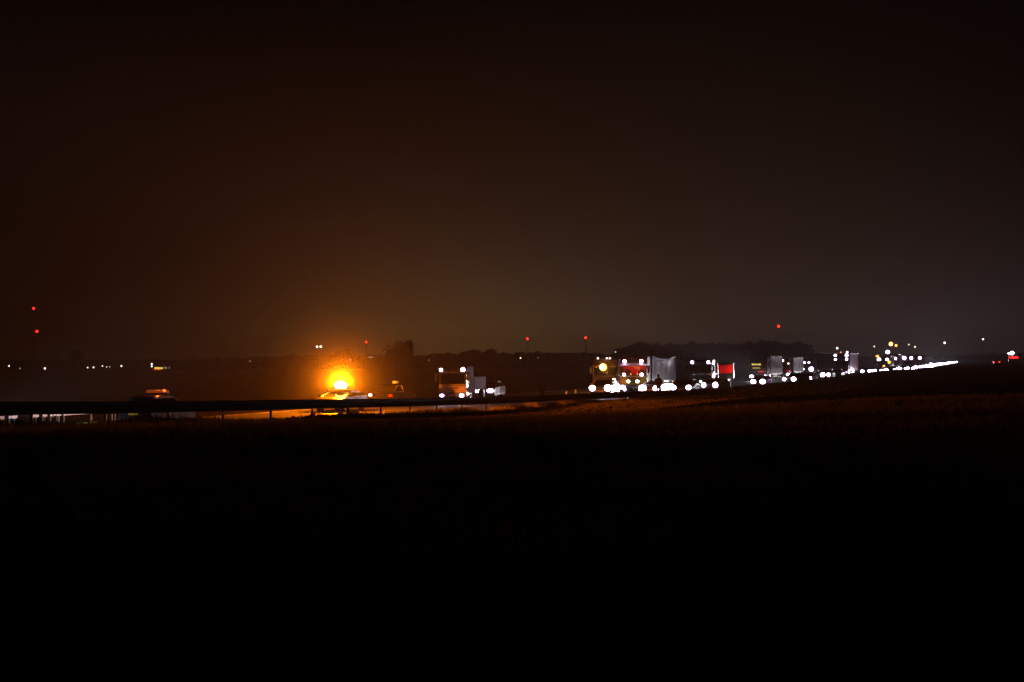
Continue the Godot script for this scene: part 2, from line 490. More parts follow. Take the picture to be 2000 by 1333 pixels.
func make_trailer(t: Node3D, p: Dictionary, cabw: float, dark: Material) -> void:
	var w := 2.55
	var z0 := -2.6
	var z1: float = z0 - p.trailer
	var yb: float = p.get("tb", 1.2)
	var yt: float = p.get("tt", 3.95)
	var sag: float = p.get("sag", 0.05)
	var cm: Material = p.curtain
	var n := 48
	for s in [-1.0, 1.0]:
		var st := begin()
		for i in n:
			var u0 := float(i) / n
			var u1 := float(i + 1) / n
			var f := func(u: float, v: float) -> Vector3:
				var ytop: float = yt - sag * sin(PI * u)
				var rip := 0.022 * sin(u * 6.283 * p.trailer / 0.62) * sin(PI * v) + 0.015 * sin(u * 21.0 + v * 4.0)
				return Vector3(s * (w / 2 + rip), lerpf(yb, ytop, v), lerpf(z0, z1, u))
			for k in 6:
				var v0 := k / 6.0
				var v1 := (k + 1) / 6.0
				quad(st, f.call(u0, v0), f.call(u1, v0), f.call(u1, v1), f.call(u0, v1), Vector3(s, 0, 0))
				var inn := Vector3(-s * 0.03, 0, 0)
				quad(st, f.call(u0, v0) + inn, f.call(u1, v0) + inn, f.call(u1, v1) + inn, f.call(u0, v1) + inn, Vector3(-s, 0, 0))
		obj("curtain", st, cm, t)
		# straps and buckles hanging below the curtain edge
		var rail := begin()
		for i in n:
			var u0 := float(i) / n
			var u1 := float(i + 1) / n
			tube(rail, Vector3(s * (w / 2 + 0.02), yt - sag * sin(PI * u0) + 0.03, lerpf(z0, z1, u0)), Vector3(s * (w / 2 + 0.02), yt - sag * sin(PI * u1) + 0.03, lerpf(z0, z1, u1)), p.get("rail_r", 0.06), p.get("rail_r", 0.06), 8, i == 0 or i == n - 1)
		obj("roof_rail", rail, p.get("rail", mat("rail white", Color(0.75, 0.75, 0.75), 0.4)), t)
		plate(t, "side_rail", Vector3(s * (w / 2 - 0.02), yb - 0.07, (z0 + z1) / 2), Vector3(0.08, 0.12, absf(z1 - z0)), p.get("side_rail", mat("rail white", Color(0.75, 0.75, 0.75), 0.4)), 0.02)
		for e in [z0 + 0.03, z1 - 0.03]:
			plate(t, "corner_post", Vector3(s * (w / 2 + 0.01), (yb + yt) / 2, e), Vector3(0.1, yt - yb, 0.08), p.get("post", mat("rail white", Color(0.75, 0.75, 0.75), 0.4)), 0.02)
		for k in 2:
			plate(t, "side_guard", Vector3(s * (w / 2 - 0.05), 0.55 + k * 0.26, (z0 + z1) / 2 + 0.8), Vector3(0.04, 0.1, p.trailer * 0.3), mat("guard metal", Color(0.4, 0.4, 0.42), 0.4, 0.8), 0.01)
		for k in 3:
			wheel(t, Vector3(s * (w / 2 - 0.22), 0.5, z1 + 2.0 + k * 1.3), 0.5, 0.38)
		var leg := begin()
		tube(leg, Vector3(s * 0.8, 0.3, z0 - 2.4), Vector3(s * 0.8, yb - 0.1, z0 - 2.4), 0.07, 0.09, 8)
		bx(leg, Vector3(s * 0.8, 0.26, z0 - 2.4), Vector3(0.26, 0.05, 0.26), 0.01)
		obj("landing_leg", leg, dark, t)
		plate(t, "mudguard", Vector3(s * (w / 2 - 0.22), 1.07, z1 + 3.3), Vector3(0.4, 0.05, 3.8), dark, 0.01)
		plate(t, "rear_door", Vector3(s * w / 4, (yb + yt) / 2, z1 - 0.02), Vector3(w / 2 - 0.02, yt - yb, 0.05), cm, 0.01)
		plate(t, "tail_light", Vector3(s * (w / 2 - 0.3), yb - 0.22, z1 - 0.03), Vector3(0.36, 0.14, 0.05), mat("red lens", Color(0.25, 0.01, 0.01), 0.3), 0.02)
		if p.get("side_lamps", 0) > 0:
			for k in p.side_lamps:
				lamp(t, "side_lamp", Vector3(s * (w / 2 + 0.03), yb - 0.2, lerpf(z0, z1, (k + 0.5) / p.side_lamps)), 0.12, 0.07, WARM, 4.0, 0.0, Vector3(s, 0, 0))
	var top := begin()
	for i in n:
		var u0 := float(i) / n
		var u1 := float(i + 1) / n
		var y0: float = yt - sag * sin(PI * u0) + 0.02
		var y1: float = yt - sag * sin(PI * u1) + 0.02
		quad(top, Vector3(-w / 2, y0, lerpf(z0, z1, u0)), Vector3(w / 2, y0, lerpf(z0, z1, u0)), Vector3(w / 2, y1, lerpf(z0, z1, u1)), Vector3(-w / 2, y1, lerpf(z0, z1, u1)), Vector3.UP)
		quad(top, Vector3(-w / 2, y0 - 0.03, lerpf(z0, z1, u0)), Vector3(w / 2, y0 - 0.03, lerpf(z0, z1, u0)), Vector3(w / 2, y1 - 0.03, lerpf(z0, z1, u1)), Vector3(-w / 2, y1 - 0.03, lerpf(z0, z1, u1)), Vector3.DOWN)
	obj("roof", top, mat("roof tarp", Color(0.5, 0.5, 0.5), 0.6), t)
	plate(t, "front_wall", Vector3(0, (yb + yt) / 2, z0 + 0.01), Vector3(w - 0.04, yt - yb, 0.04), mat("bulkhead", Color(0.35, 0.35, 0.36), 0.5), 0.0)
	plate(t, "floor", Vector3(0, yb - 0.06, (z0 + z1) / 2), Vector3(w - 0.14, 0.1, absf(z1 - z0) - 0.04), dark, 0.0)
	plate(t, "trailer_chassis", Vector3(0, yb - 0.3, (z0 + z1) / 2), Vector3(0.9, 0.3, absf(z1 - z0) - 0.6), dark, 0.02)
	plate(t, "rear_bumper", Vector3(0, 0.55, z1 + 0.1), Vector3(w - 0.2, 0.14, 0.1), dark, 0.02)

# A car: origin on the road under its middle, facing local +z.
func make_car(p: Dictionary) -> Node3D:
	var t := thing(p.get("called", "car"), p.label, "car", p.at, deg_to_rad(-p.heading), p.get("group", ""))
	var w := 1.8
	var l := 4.4
	var h: float = p.get("h", 1.46)
	var paint := mat("car paint " + p.paint_name, p.paint, 0.28, 0.0)
	var dark := mat("dark plastic", Color(0.025, 0.025, 0.027), 0.55)
	var st := begin()
	var z := l / 2
	extrude_x(st, PackedVector2Array([Vector2(z - 0.06, 0.26), Vector2(z, 0.45), Vector2(z - 0.05, 0.66), Vector2(z - 0.35, 0.8), Vector2(z - 1.2, 0.92), Vector2(-z + 0.75, 0.95), Vector2(-z + 0.1, 0.93), Vector2(-z, 0.7), Vector2(-z + 0.02, 0.4), Vector2(-z + 0.15, 0.26)]), -w / 2, w / 2, 0.09)
	var gh := h - 0.02
	extrude_x(st, PackedVector2Array([Vector2(z - 1.95, gh - 0.06), Vector2(z - 2.2, gh), Vector2(-z + 1.2, gh - 0.01), Vector2(-z + 0.75, gh - 0.1), Vector2(-z + 0.8, gh - 0.15), Vector2(z - 1.9, gh - 0.12)]), -w / 2 + 0.19, w / 2 - 0.19, 0.05)
	for s in [-1.0, 1.0]:
		var x: float = s * (w / 2 - 0.18)
		tube(st, Vector3(s * (w / 2 - 0.1), 0.9, z - 1.12), Vector3(x - s * 0.06, gh - 0.1, z - 1.95), 0.045, 0.045, 6)
		tube(st, Vector3(s * (w / 2 - 0.1), 0.92, -0.15), Vector3(x - s * 0.05, gh - 0.1, -0.2), 0.045, 0.045, 6)
		tube(st, Vector3(s * (w / 2 - 0.1), 0.94, -z + 0.45), Vector3(x - s * 0.06, gh - 0.12, -z + 0.9), 0.07, 0.06, 6)
	obj("body", st, paint, t)
	var gm := mat("car window", Color(0.012, 0.013, 0.014), 0.08)
	var ws := begin()
	quad(ws, Vector3(-w / 2 + 0.16, 0.92, z - 1.15), Vector3(w / 2 - 0.16, 0.92, z - 1.15), Vector3(w / 2 - 0.28, gh - 0.11, z - 1.93), Vector3(-w / 2 + 0.28, gh - 0.11, z - 1.93), Vector3(0, 0.5, 1))
	obj("windscreen", ws, gm, t)
	var rw := begin()
	quad(rw, Vector3(-w / 2 + 0.18, 0.95, -z + 0.5), Vector3(w / 2 - 0.18, 0.95, -z + 0.5), Vector3(w / 2 - 0.28, gh - 0.14, -z + 0.9), Vector3(-w / 2 + 0.28, gh - 0.14, -z + 0.9), Vector3(0, 0.5, -1))
	obj("rear_window", rw, gm, t)
	for s in [-1.0, 1.0]:
		for d in [[z - 1.2, z - 1.95, -0.1, -0.12], [-0.2, -0.22, -z + 0.55, -z + 0.95]]:
			var sd := begin()
			quad(sd, Vector3(s * (w / 2 - 0.1), 0.93, d[0]), Vector3(s * (w / 2 - 0.1), 0.93, d[2]), Vector3(s * (w / 2 - 0.21), gh - 0.12, d[3]), Vector3(s * (w / 2 - 0.21), gh - 0.12, d[1]), Vector3(s, 0.2, 0))
			obj("side_window", sd, gm, t)
		for d in [0.45, -0.7]:
			var door := plate(t, "door", Vector3(s * (w / 2 + 0.002), 0.6, d), Vector3(0.016, 0.46, 1.06), paint, 0.006)
			plate(door, "handle", Vector3(s * (w / 2 + 0.02), 0.74, d - 0.36), Vector3(0.03, 0.03, 0.16), dark, 0.008)
		plate(t, "mirror", Vector3(s * (w / 2 + 0.08), 0.98, 0.85), Vector3(0.2, 0.13, 0.1), paint, 0.03)
		for d in [1.35, -1.3]:
			wheel(t, Vector3(s * (w / 2 - 0.11), 0.32, d), 0.32, 0.21)
		if p.get("heads", true):
			lamp(t, "headlight", Vector3(s * p.get("gap", 0.66), p.get("head_y", 0.66), z + 0.02), p.get("head_w", 0.36), p.get("head_h", 0.22), p.get("head_col", WHITE), p.get("head_glow", 34.0), p.get("head_energy", 70.0), Vector3(p.get("aim", 0.0), p.get("dip", -0.09), 1), p.get("cone", 26.0), LILAC)
		else:
			plate(t, "headlight", Vector3(s * 0.66, 0.66, z - 0.02), Vector3(0.36, 0.18, 0.1), mat("dead lamp", Color(0.3, 0.3, 0.32), 0.15), 0.03)
		if p.get("tails", 0.0) > 0.0:
			lamp(t, "tail_light", Vector3(s * 0.7, 0.72, -z - 0.02), 0.28, 0.18, RED, p.tails, p.get("tail_energy", 2.0), Vector3(0, 0, -1), 70.0)
		else:
			plate(t, "tail_light", Vector3(s * 0.7, 0.74, -z + 0.01), Vector3(0.28, 0.16, 0.06), mat("red lens", Color(0.25, 0.01, 0.01), 0.3), 0.02)
	plate(t, "grille", Vector3(0, 0.56, z - 0.01), Vector3(0.8, 0.14, 0.05), dark, 0.02)
	plate(t, "bumper", Vector3(0, 0.34, z - 0.02), Vector3(w - 0.1, 0.14, 0.12), dark, 0.04)
	plate(t, "rear_bumper", Vector3(0, 0.4, -z + 0.02), Vector3(w - 0.1, 0.2, 0.1), dark, 0.04)
	plate(t, "number_plate", Vector3(0, p.get("plate_y", 0.42), z + 0.05), Vector3(0.52, 0.12, 0.015), mat("plate yellow", Color(0.75, 0.5, 0.02), 0.4), 0.0)
	if not p.get("no_plate", false):
		plate(t, "rear_plate", Vector3(0, 0.62, -z - 0.03), Vector3(0.52, 0.12, 0.015), mat("plate yellow", Color(0.75, 0.5, 0.02), 0.4), 0.0)
	return t

# ------------------------------------------------------------------ plants
func grass_tuft(blades: int, h: float, spread: float, sd: int) -> Mesh:
	var r := RandomNumberGenerator.new()
	r.seed = sd
	var st := begin()
	for i in blades:
		var a := r.randf() * TAU
		var base := Vector3(cos(a), 0, sin(a)) * r.randf() * spread
		var hh := h * r.randf_range(0.5, 1.0)
		var lean := Vector3(cos(a), 0, sin(a)) * hh * r.randf_range(0.1, 0.6)
		var side := Vector3(-sin(a + r.randf() - 0.5), 0, cos(a + r.randf() - 0.5)) * 0.008
		var m := base + lean * 0.35 + Vector3.UP * hh * 0.6
		var tip := base + lean + Vector3.UP * hh
		var o := Vector3(cos(a), 0.2, sin(a))
		quad(st, base - side, base + side, m + side * 0.8, m - side * 0.8, o)
		tri(st, m - side * 0.8, m + side * 0.8, tip, o)
	return st.commit()

func grass_mat() -> StandardMaterial3D:
	var m := mat("grass", Color(1, 1, 1), 0.8)
	m.vertex_color_use_as_albedo = true
	m.cull_mode = BaseMaterial3D.CULL_DISABLED
	m.backlight_enabled = true
	m.backlight = Color(0.95, 0.95, 0.95)
	return m

func scatter(called: String, label: String, mesh: Mesh, m: Material, places: Array, cols: Array) -> void:
	var mm := MultiMesh.new()
	mm.transform_format = MultiMesh.TRANSFORM_3D
	mm.use_colors = true
	mm.mesh = mesh
	mm.instance_count = places.size()
	for i in places.size():
		mm.set_instance_transform(i, places[i])
		mm.set_instance_color(i, cols[i])
	var o := MultiMeshInstance3D.new()
	o.name = numbered(self, called)
	o.multimesh = mm
	o.material_override = m
	o.set_meta("kind", "stuff")
	tag(o, label, "grass" if called.contains("grass") else "wood")
	add_child(o, true)

func crown_shape(sd: int, hgt: float, wid: float, leaves: int, leaf: float) -> Mesh:
	var r := RandomNumberGenerator.new()
	r.seed = sd
	var st := begin()
	var clumps := []
	for i in 16:
		var a := r.randf() * TAU
		var rr := sqrt(r.randf()) * wid * 0.36
		clumps.append([Vector3(cos(a) * rr, hgt * r.randf_range(0.32, 0.86), sin(a) * rr), wid * r.randf_range(0.13, 0.25)])
	clumps.append([Vector3(0, hgt * 0.6, 0), wid * 0.3])
	for i in leaves:
		var c = clumps[r.randi() % clumps.size()]
		var d := Vector3(r.randfn(), r.randfn(), r.randfn()).normalized()
		var p: Vector3 = c[0] + d * c[1] * pow(r.randf(), 0.4)
		var u := Vector3(r.randfn(), r.randfn(), r.randfn()).normalized()
		var v := u.cross(d).normalized()
		var s := leaf * r.randf_range(0.6, 1.3)
		quad(st, p - u * s, p - v * s * 0.6, p + u * s, p + v * s * 0.6, d)
	return st.commit()

func trunk_shape(sd: int, hgt: float, wid: float) -> Mesh:
	var r := RandomNumberGenerator.new()
	r.seed = sd
	var st := begin()
	tube(st, Vector3(0, -0.3, 0), Vector3(0, hgt * 0.35, 0), hgt * 0.035, hgt * 0.026, 8)
	tube(st, Vector3(0, hgt * 0.35, 0), Vector3(0.1, hgt * 0.75, 0.05), hgt * 0.026, hgt * 0.01, 8)
	for i in 6:
		var a := TAU * i / 6.0 + r.randf()
		var y := hgt * r.randf_range(0.28, 0.55)
		tube(st, Vector3(0, y, 0), Vector3(cos(a) * wid * 0.3, y + hgt * 0.2, sin(a) * wid * 0.3), hgt * 0.014, hgt * 0.005, 6)
	return st.commit()

func leaf_mat() -> StandardMaterial3D:
	var m := mat("leaves", Color(0.035, 0.05, 0.02), 0.9)
	m.metallic_specular = 0.2
	m.cull_mode = BaseMaterial3D.CULL_DISABLED
	return m

func make_tree(label: String, x: float, d: float, hgt: float, wid: float, sd: int, group := "") -> void:
	var t := thing("tree", label, "tree", on_ground(x, d), 0.0, group)
	obj("trunk", trunk_shape(sd, hgt, wid), mat("bark", Color(0.05, 0.04, 0.03), 0.9), t)
	obj("crown", crown_shape(sd, hgt, wid, 2600, 0.42), leaf_mat(), t)

# ------------------------------------------------------------------ a person: one skin from a field of tapered bones
func skin(st: SurfaceTool, bones: Array, cell: float, blend: float) -> void:
	var lo := Vector3.ONE * 1e6
	var hi := -lo
	for b in bones:
		var r: float = maxf(b[2], b[3]) + cell * 2
		lo = lo.min(b[0] - Vector3.ONE * r).min(b[1] - Vector3.ONE * r)
		hi = hi.max(b[0] + Vector3.ONE * r).max(b[1] + Vector3.ONE * r)
	var n := Vector3i(((hi - lo) / cell).ceil()) + Vector3i.ONE
	var f := PackedFloat32Array()
	f.resize(n.x * n.y * n.z)
	f.fill(1e3)
	var acc := PackedFloat32Array()
	acc.resize(f.size())
	for b in bones:
		var a: Vector3 = b[0]
		var ab: Vector3 = b[1] - a
		var ll := maxf(ab.length_squared(), 1e-9)
		var r: float = maxf(b[2], b[3]) + blend * 3.0 + cell * 2
		var i0 := Vector3i((((b[0] as Vector3).min(b[1]) - Vector3.ONE * r - lo) / cell).floor()).clamp(Vector3i.ZERO, n - Vector3i.ONE)
		var i1 := Vector3i((((b[0] as Vector3).max(b[1]) + Vector3.ONE * r - lo) / cell).ceil()).clamp(Vector3i.ZERO, n - Vector3i.ONE)
		for k in range(i0.z, i1.z + 1):
			for j in range(i0.y, i1.y + 1):
				for i in range(i0.x, i1.x + 1):
					var p := lo + Vector3(i, j, k) * cell
					var t := clampf((p - a).dot(ab) / ll, 0.0, 1.0)
					var d := p.distance_to(a + ab * t) - lerpf(b[2], b[3], t)
					acc[(k * n.y + j) * n.x + i] += exp(-d / blend)
	for i in f.size():
		if acc[i] > 1e-30:
			f[i] = -blend * log(acc[i])
	var ids := {}
	var verts := PackedVector3Array()
	var corner := [Vector3i(0, 0, 0), Vector3i(1, 0, 0), Vector3i(0, 1, 0), Vector3i(1, 1, 0), Vector3i(0, 0, 1), Vector3i(1, 0, 1), Vector3i(0, 1, 1), Vector3i(1, 1, 1)]
	var edges := [[0, 1], [2, 3], [4, 5], [6, 7], [0, 2], [1, 3], [4, 6], [5, 7], [0, 4], [1, 5], [2, 6], [3, 7]]
	for k in n.z - 1:
		for j in n.y - 1:
			for i in n.x - 1:
				var v := []
				var any := 0
				for c in corner:
					var q: float = f[((k + c.z) * n.y + j + c.y) * n.x + i + c.x]
					v.append(q)
					if q < 0.0:
						any += 1
				if any == 0 or any == 8:
					continue
				var s := Vector3.ZERO
				var m := 0
				for e in edges:
					var a: float = v[e[0]]
					var b: float = v[e[1]]
					if (a < 0.0) != (b < 0.0):
						s += Vector3(corner[e[0]]).lerp(Vector3(corner[e[1]]), a / (a - b))
						m += 1
				ids[Vector3i(i, j, k)] = verts.size()
				verts.append(lo + (Vector3(i, j, k) + s / m) * cell)
	for key in ids:
		var i: Vector3i = key
		for ax in 3:
			var d := Vector3i.ZERO
			d[ax] = 1
			var u := Vector3i.ZERO
			u[(ax + 1) % 3] = 1
			var w := Vector3i.ZERO
			w[(ax + 2) % 3] = 1
			if i[(ax + 1) % 3] == 0 or i[(ax + 2) % 3] == 0:
				continue
			var q := i + d
			var fa := f[(i.z * n.y + i.y) * n.x + i.x]
			if q.x >= n.x or q.y >= n.y or q.z >= n.z:
				continue
			var fb := f[(q.z * n.y + q.y) * n.x + q.x]
			if (fa < 0.0) == (fb < 0.0):
				continue
			if not (ids.has(i - u) and ids.has(i - w) and ids.has(i - u - w)):
				continue
			var o := Vector3(d) * (1.0 if fa < 0.0 else -1.0)
			quad(st, verts[ids[i]], verts[ids[i - u]], verts[ids[i - u - w]], verts[ids[i - w]], o)

func make_person(at: Vector3, turn: float) -> void:
	var t := thing("person", "person in dark jacket and trousers standing before the grey lorry trailer", "person", at, turn)
	# body: feet at y = 0, facing local +z, weight a little on one leg, arms hanging slightly bent
	var body := []
	for s in [-1.0, 1.0]:
		body.append([Vector3(s * 0.09, 0.92, 0), Vector3(s * 0.12, 0.5, 0.02), 0.085, 0.055])
		body.append([Vector3(s * 0.12, 0.5, 0.02), Vector3(s * 0.14, 0.09, -0.02), 0.055, 0.036])
		body.append([Vector3(s * 0.14, 0.04, -0.05), Vector3(s * 0.16, 0.03, 0.15), 0.038, 0.03])
		body.append([Vector3(s * 0.17, 1.43, -0.01), Vector3(s * 0.255, 1.15, -0.03), 0.055, 0.042])
		body.append([Vector3(s * 0.255, 1.15, -0.03), Vector3(s * 0.245, 0.9, 0.06), 0.042, 0.03])
	body.append([Vector3(0, 0.95, 0), Vector3(0, 1.12, 0.01), 0.125, 0.115])
	body.append([Vector3(0, 1.12, 0.01), Vector3(0, 1.36, 0), 0.115, 0.13])
	body.append([Vector3(-0.13, 1.41, 0), Vector3(0.13, 1.41, 0), 0.075, 0.075])
	body.append([Vector3(0, 1.44, 0), Vector3(0, 1.58, 0.01), 0.06, 0.055])
	var st := begin()
	skin(st, body, 0.022, 0.02)
	# head with nose, brow, chin, eyes and ears
	var head := [[Vector3(0, 1.66, 0.0), Vector3(0, 1.7, -0.01), 0.085, 0.09], [Vector3(0, 1.6, 0.045), Vector3(0, 1.66, 0.03), 0.045, 0.065], [Vector3(0, 1.655, 0.1), Vector3(0, 1.632, 0.118), 0.01, 0.014], [Vector3(-0.03, 1.677, 0.085), Vector3(0.03, 1.677, 0.085), 0.012, 0.012], [Vector3(0, 1.52, 0.01), Vector3(0, 1.6, 0.01), 0.055, 0.055], [Vector3(-0.018, 1.604, 0.092), Vector3(0.018, 1.604, 0.092), 0.008, 0.008]]
	for s in [-1.0, 1.0]:
		head.append([Vector3(s * 0.092, 1.63, 0), Vector3(s * 0.098, 1.67, -0.01), 0.012, 0.016])
		head.append([Vector3(s * 0.032, 1.662, 0.088), Vector3(s * 0.032, 1.662, 0.089), 0.012, 0.012])
	skin(st, head, 0.009, 0.008)
	# hands: palm, four unequal curled fingers and a thumb
	for s in [-1.0, 1.0]:
		var w := Vector3(s * 0.245, 0.9, 0.06)
		var hand := [[w, w + Vector3(0, -0.08, 0.02), 0.026, 0.03]]
		for k in 4:
			var b := w + Vector3(0, -0.085, 0.02 + (k - 1.5) * 0.021)
			var ln: float = [0.066, 0.076, 0.07, 0.055][k]
			var mid := b + Vector3(-s * 0.004, -ln * 0.55, 0.004)
			hand.append([b, mid, 0.009, 0.008])
			hand.append([mid, mid + Vector3(-s * 0.022, -ln * 0.4, 0.004), 0.008, 0.0065])
		hand.append([w + Vector3(0, -0.03, 0.03), w + Vector3(-s * 0.012, -0.075, 0.068), 0.012, 0.01])
		hand.append([w + Vector3(-s * 0.012, -0.075, 0.068), w + Vector3(-s * 0.02, -0.1, 0.072), 0.01, 0.008])
		skin(st, hand, 0.006, 0.004)
	obj("body", st, mat("skin", Color(0.45, 0.27, 0.19), 0.6), t)
	# clothes follow the body
	var jk := begin()
	var jb := []
	for s in [-1.0, 1.0]:
		jb.append([Vector3(s * 0.19, 1.42, -0.01), Vector3(s * 0.27, 1.15, -0.03), 0.085, 0.068])
		jb.append([Vector3(s * 0.27, 1.15, -0.03), Vector3(s * 0.25, 0.93, 0.05), 0.068, 0.052])
	jb.append([Vector3(-0.06, 0.88, 0), Vector3(-0.06, 1.36, 0), 0.15, 0.16])
	jb.append([Vector3(0.06, 0.88, 0), Vector3(0.06, 1.36, 0), 0.15, 0.16])
	jb.append([Vector3(0, 1.46, -0.07), Vector3(0, 1.54, -0.08), 0.09, 0.075])
	skin(jk, jb, 0.024, 0.02)
	obj("jacket", jk, mat("jacket cloth", Color(0.03, 0.026, 0.028), 0.9), t)
	var tr := begin()
	var tb := []
	for s in [-1.0, 1.0]:
		tb.append([Vector3(s * 0.09, 0.9, 0), Vector3(s * 0.12, 0.5, 0.02), 0.115, 0.085])
		tb.append([Vector3(s * 0.12, 0.5, 0.02), Vector3(s * 0.14, 0.13, -0.01), 0.085, 0.068])
	skin(tr, tb, 0.022, 0.016)
	obj("trousers", tr, mat("trouser cloth", Color(0.02, 0.02, 0.025), 0.9), t)
	var hr := begin()
	skin(hr, [[Vector3(0, 1.7, -0.02), Vector3(0, 1.735, -0.01), 0.094, 0.088], [Vector3(0, 1.63, -0.045), Vector3(0, 1.69, -0.03), 0.075, 0.085]], 0.012, 0.01)
	obj("hair", hr, mat("hair", Color(0.03, 0.02, 0.015), 0.8), t)
	var sh := begin()
	for s in [-1.0, 1.0]:
		skin(sh, [[Vector3(s * 0.14, 0.055, -0.05), Vector3(s * 0.165, 0.045, 0.17), 0.052, 0.04]], 0.014, 0.01)
	obj("shoes", sh, mat("shoe leather", Color(0.02, 0.018, 0.016), 0.6), t)

# ------------------------------------------------------------------ far lamps, masts and houses
func street_lamp(label: String, x: float, d: float, hgt: float, col: Color, glow: float, size: float, heads := 1, group := "street lamps beyond the road", gap := 1.4) -> void:
	var t := thing("street_lamp", label, "street lamp", on_ground(x, d), 0.0, group)
	var st := begin()
	tube(st, Vector3(0, -0.3, 0), Vector3(0, hgt, 0), 0.09, 0.05, 8)
	for k in heads:
		var hx := (k - (heads - 1) * 0.5) * gap
		tube(st, Vector3(0, hgt - 0.05, 0), Vector3(hx, hgt + 0.1, 0.5), 0.04, 0.04, 6)
	obj("pole", st, mat("galvanised steel", Color(0.3, 0.3, 0.31), 0.5, 0.7), t)
	for k in heads:
		var hx := (k - (heads - 1) * 0.5) * gap
		var hd := plate(t, "lamp_head", Vector3(hx, hgt + 0.16 + size * 0.4, 0.4), Vector3(size * 0.9, 0.12, 0.5), mat("lamp head", Color(0.2, 0.2, 0.2), 0.5), 0.03)
		lamp(hd, "light", Vector3(hx, hgt + 0.1, 0.68), size, size, col, glow)
	if glow > 10.0:
		omni(t, "lamp_glow", Vector3(0, hgt, 1.0), col, glow * 0.6)

func red_mast(label: String, x: float, d: float, hgt: float, lights: Array) -> void:
	var t := thing("radio_mast", label, "mast", on_ground(x, d), 0.0, "masts with red warning lights")
	var st := begin()
	for k in 3:
		var a := TAU * k / 3
		tube(st, Vector3(cos(a) * 0.6, -0.3, sin(a) * 0.6), Vector3(cos(a) * 0.12, hgt, sin(a) * 0.12), 0.05, 0.03, 6)
	var nn := int(hgt / 2.0)
	for k in nn:
		for q in 3:
			var a0 := TAU * q / 3
			var a1 := TAU * (q + 1) / 3
			var r0 := lerpf(0.6, 0.12, float(k) / nn)
			var r1 := lerpf(0.6, 0.12, float(k + 1) / nn)
			tube(st, Vector3(cos(a0) * r0, hgt * k / nn, sin(a0) * r0), Vector3(cos(a1) * r1, hgt * (k + 1) / nn, sin(a1) * r1), 0.025, 0.025, 4, false)
	obj("lattice", st, mat("galvanised steel", Color(0.3, 0.3, 0.31), 0.5, 0.7), t)
	for l in lights:
		var b := begin()
		ball(b, Vector3(l[1], l[0], 0.3), Vector3(0.55, 0.55, 0.55) * l[2], 6)
		obj("warning_light", b, glow_mat(RED, 9.0), t)

func far_house(called: String, label: String, x: float, d: float, w: float, hgt: float, windows: Array, turn := 0.0) -> Node3D:
	var t := thing(called, label, "building", on_ground(x, d), turn)
	var st := begin()
	bx(st, Vector3(0, hgt * 0.5 - 0.3, -3), Vector3(w, hgt + 0.6, 6), 0.0)
	obj("wall", st, mat("brick wall", Color(0.16, 0.1, 0.08), 0.85, 0.0, 0.4), t)
	var rf := begin()
	extrude_x(rf, PackedVector2Array([Vector2(0.4, hgt), Vector2(-3, hgt + w * 0.16), Vector2(-6.4, hgt), Vector2(-6.4, hgt + 0.01), Vector2(-3, hgt + w * 0.16 + 0.15), Vector2(0.4, hgt + 0.15)]), -w / 2 - 0.3, w / 2 + 0.3)
	obj("roof", rf, mat("roof tile", Color(0.06, 0.045, 0.04), 0.8), t)
	for q in windows:
		var wd := plate(t, "window", Vector3(q[0], q[1], 0.02), Vector3(q[2], q[3], 0.06), q[4], 0.0)
		plate(wd, "frame", Vector3(q[0], q[1] - q[3] / 2 - 0.05, 0.05), Vector3(q[2] + 0.2, 0.08, 0.16), mat("white frame", Color(0.6, 0.6, 0.58), 0.5), 0.01)
	return t

# ------------------------------------------------------------------ the scene
func _ready() -> void:
	# camera: on the field, 1.7 m above the grass, lens of 54 mm, tilted up a little and rolled a third of a degree
	var cam := Camera3D.new()
	cam.name = "camera"
	cam.position = Vector3(0, 3.0, 0)
	cam.fov = 25.06
	cam.rotation_degrees = Vector3(0.735, 0, -0.34)
	cam.near = 0.1
	cam.far = 4000.0
	add_child(cam)
	cam.current = true
	var env := Environment.new()
	var pano := PanoramaSkyMaterial.new()
	pano.panorama = ImageTexture.create_from_image(night_sky())
	var sky := Sky.new()
	sky.sky_material = pano
	env.background_mode = Environment.BG_SKY
	env.sky = sky
	env.background_energy_multiplier = 1.0
	env.tonemap_mode = Environment.TONE_MAPPER_LINEAR
	env.tonemap_exposure = 1.0
	env.fog_enabled = true
	env.fog_mode = Environment.FOG_MODE_EXPONENTIAL
	env.fog_density = 0.0006
	env.fog_light_color = Color(0.95, 0.95, 0.95)
	env.volumetric_fog_enabled = true
	env.volumetric_fog_density = 0.0
	env.sdfgi_enabled = true
	env.ssao_enabled = true
	env.ssil_enabled = true
	var we := WorldEnvironment.new()
	we.name = "world"
	we.environment = env
	add_child(we)

	rng.seed = 11
	low_noise.seed = 3
	low_noise.frequency = 0.06
	low_noise.fractal_octaves = 3
	path_pts = PackedVector2Array([Vector2(-60, -50), Vector2(0, -32), Vector2(72, -9.7), Vector2(139, 11), Vector2(172, 22.5), Vector2(213, 36), Vector2(265, 54.5), Vector2(335, 79), Vector2(390, 97), Vector2(560, 149), Vector2(790, 221), Vector2(1090, 314), Vector2(1370, 400)])

	build_land()
	build_vehicles()
	build_far()
	build_near()
	build_mist()

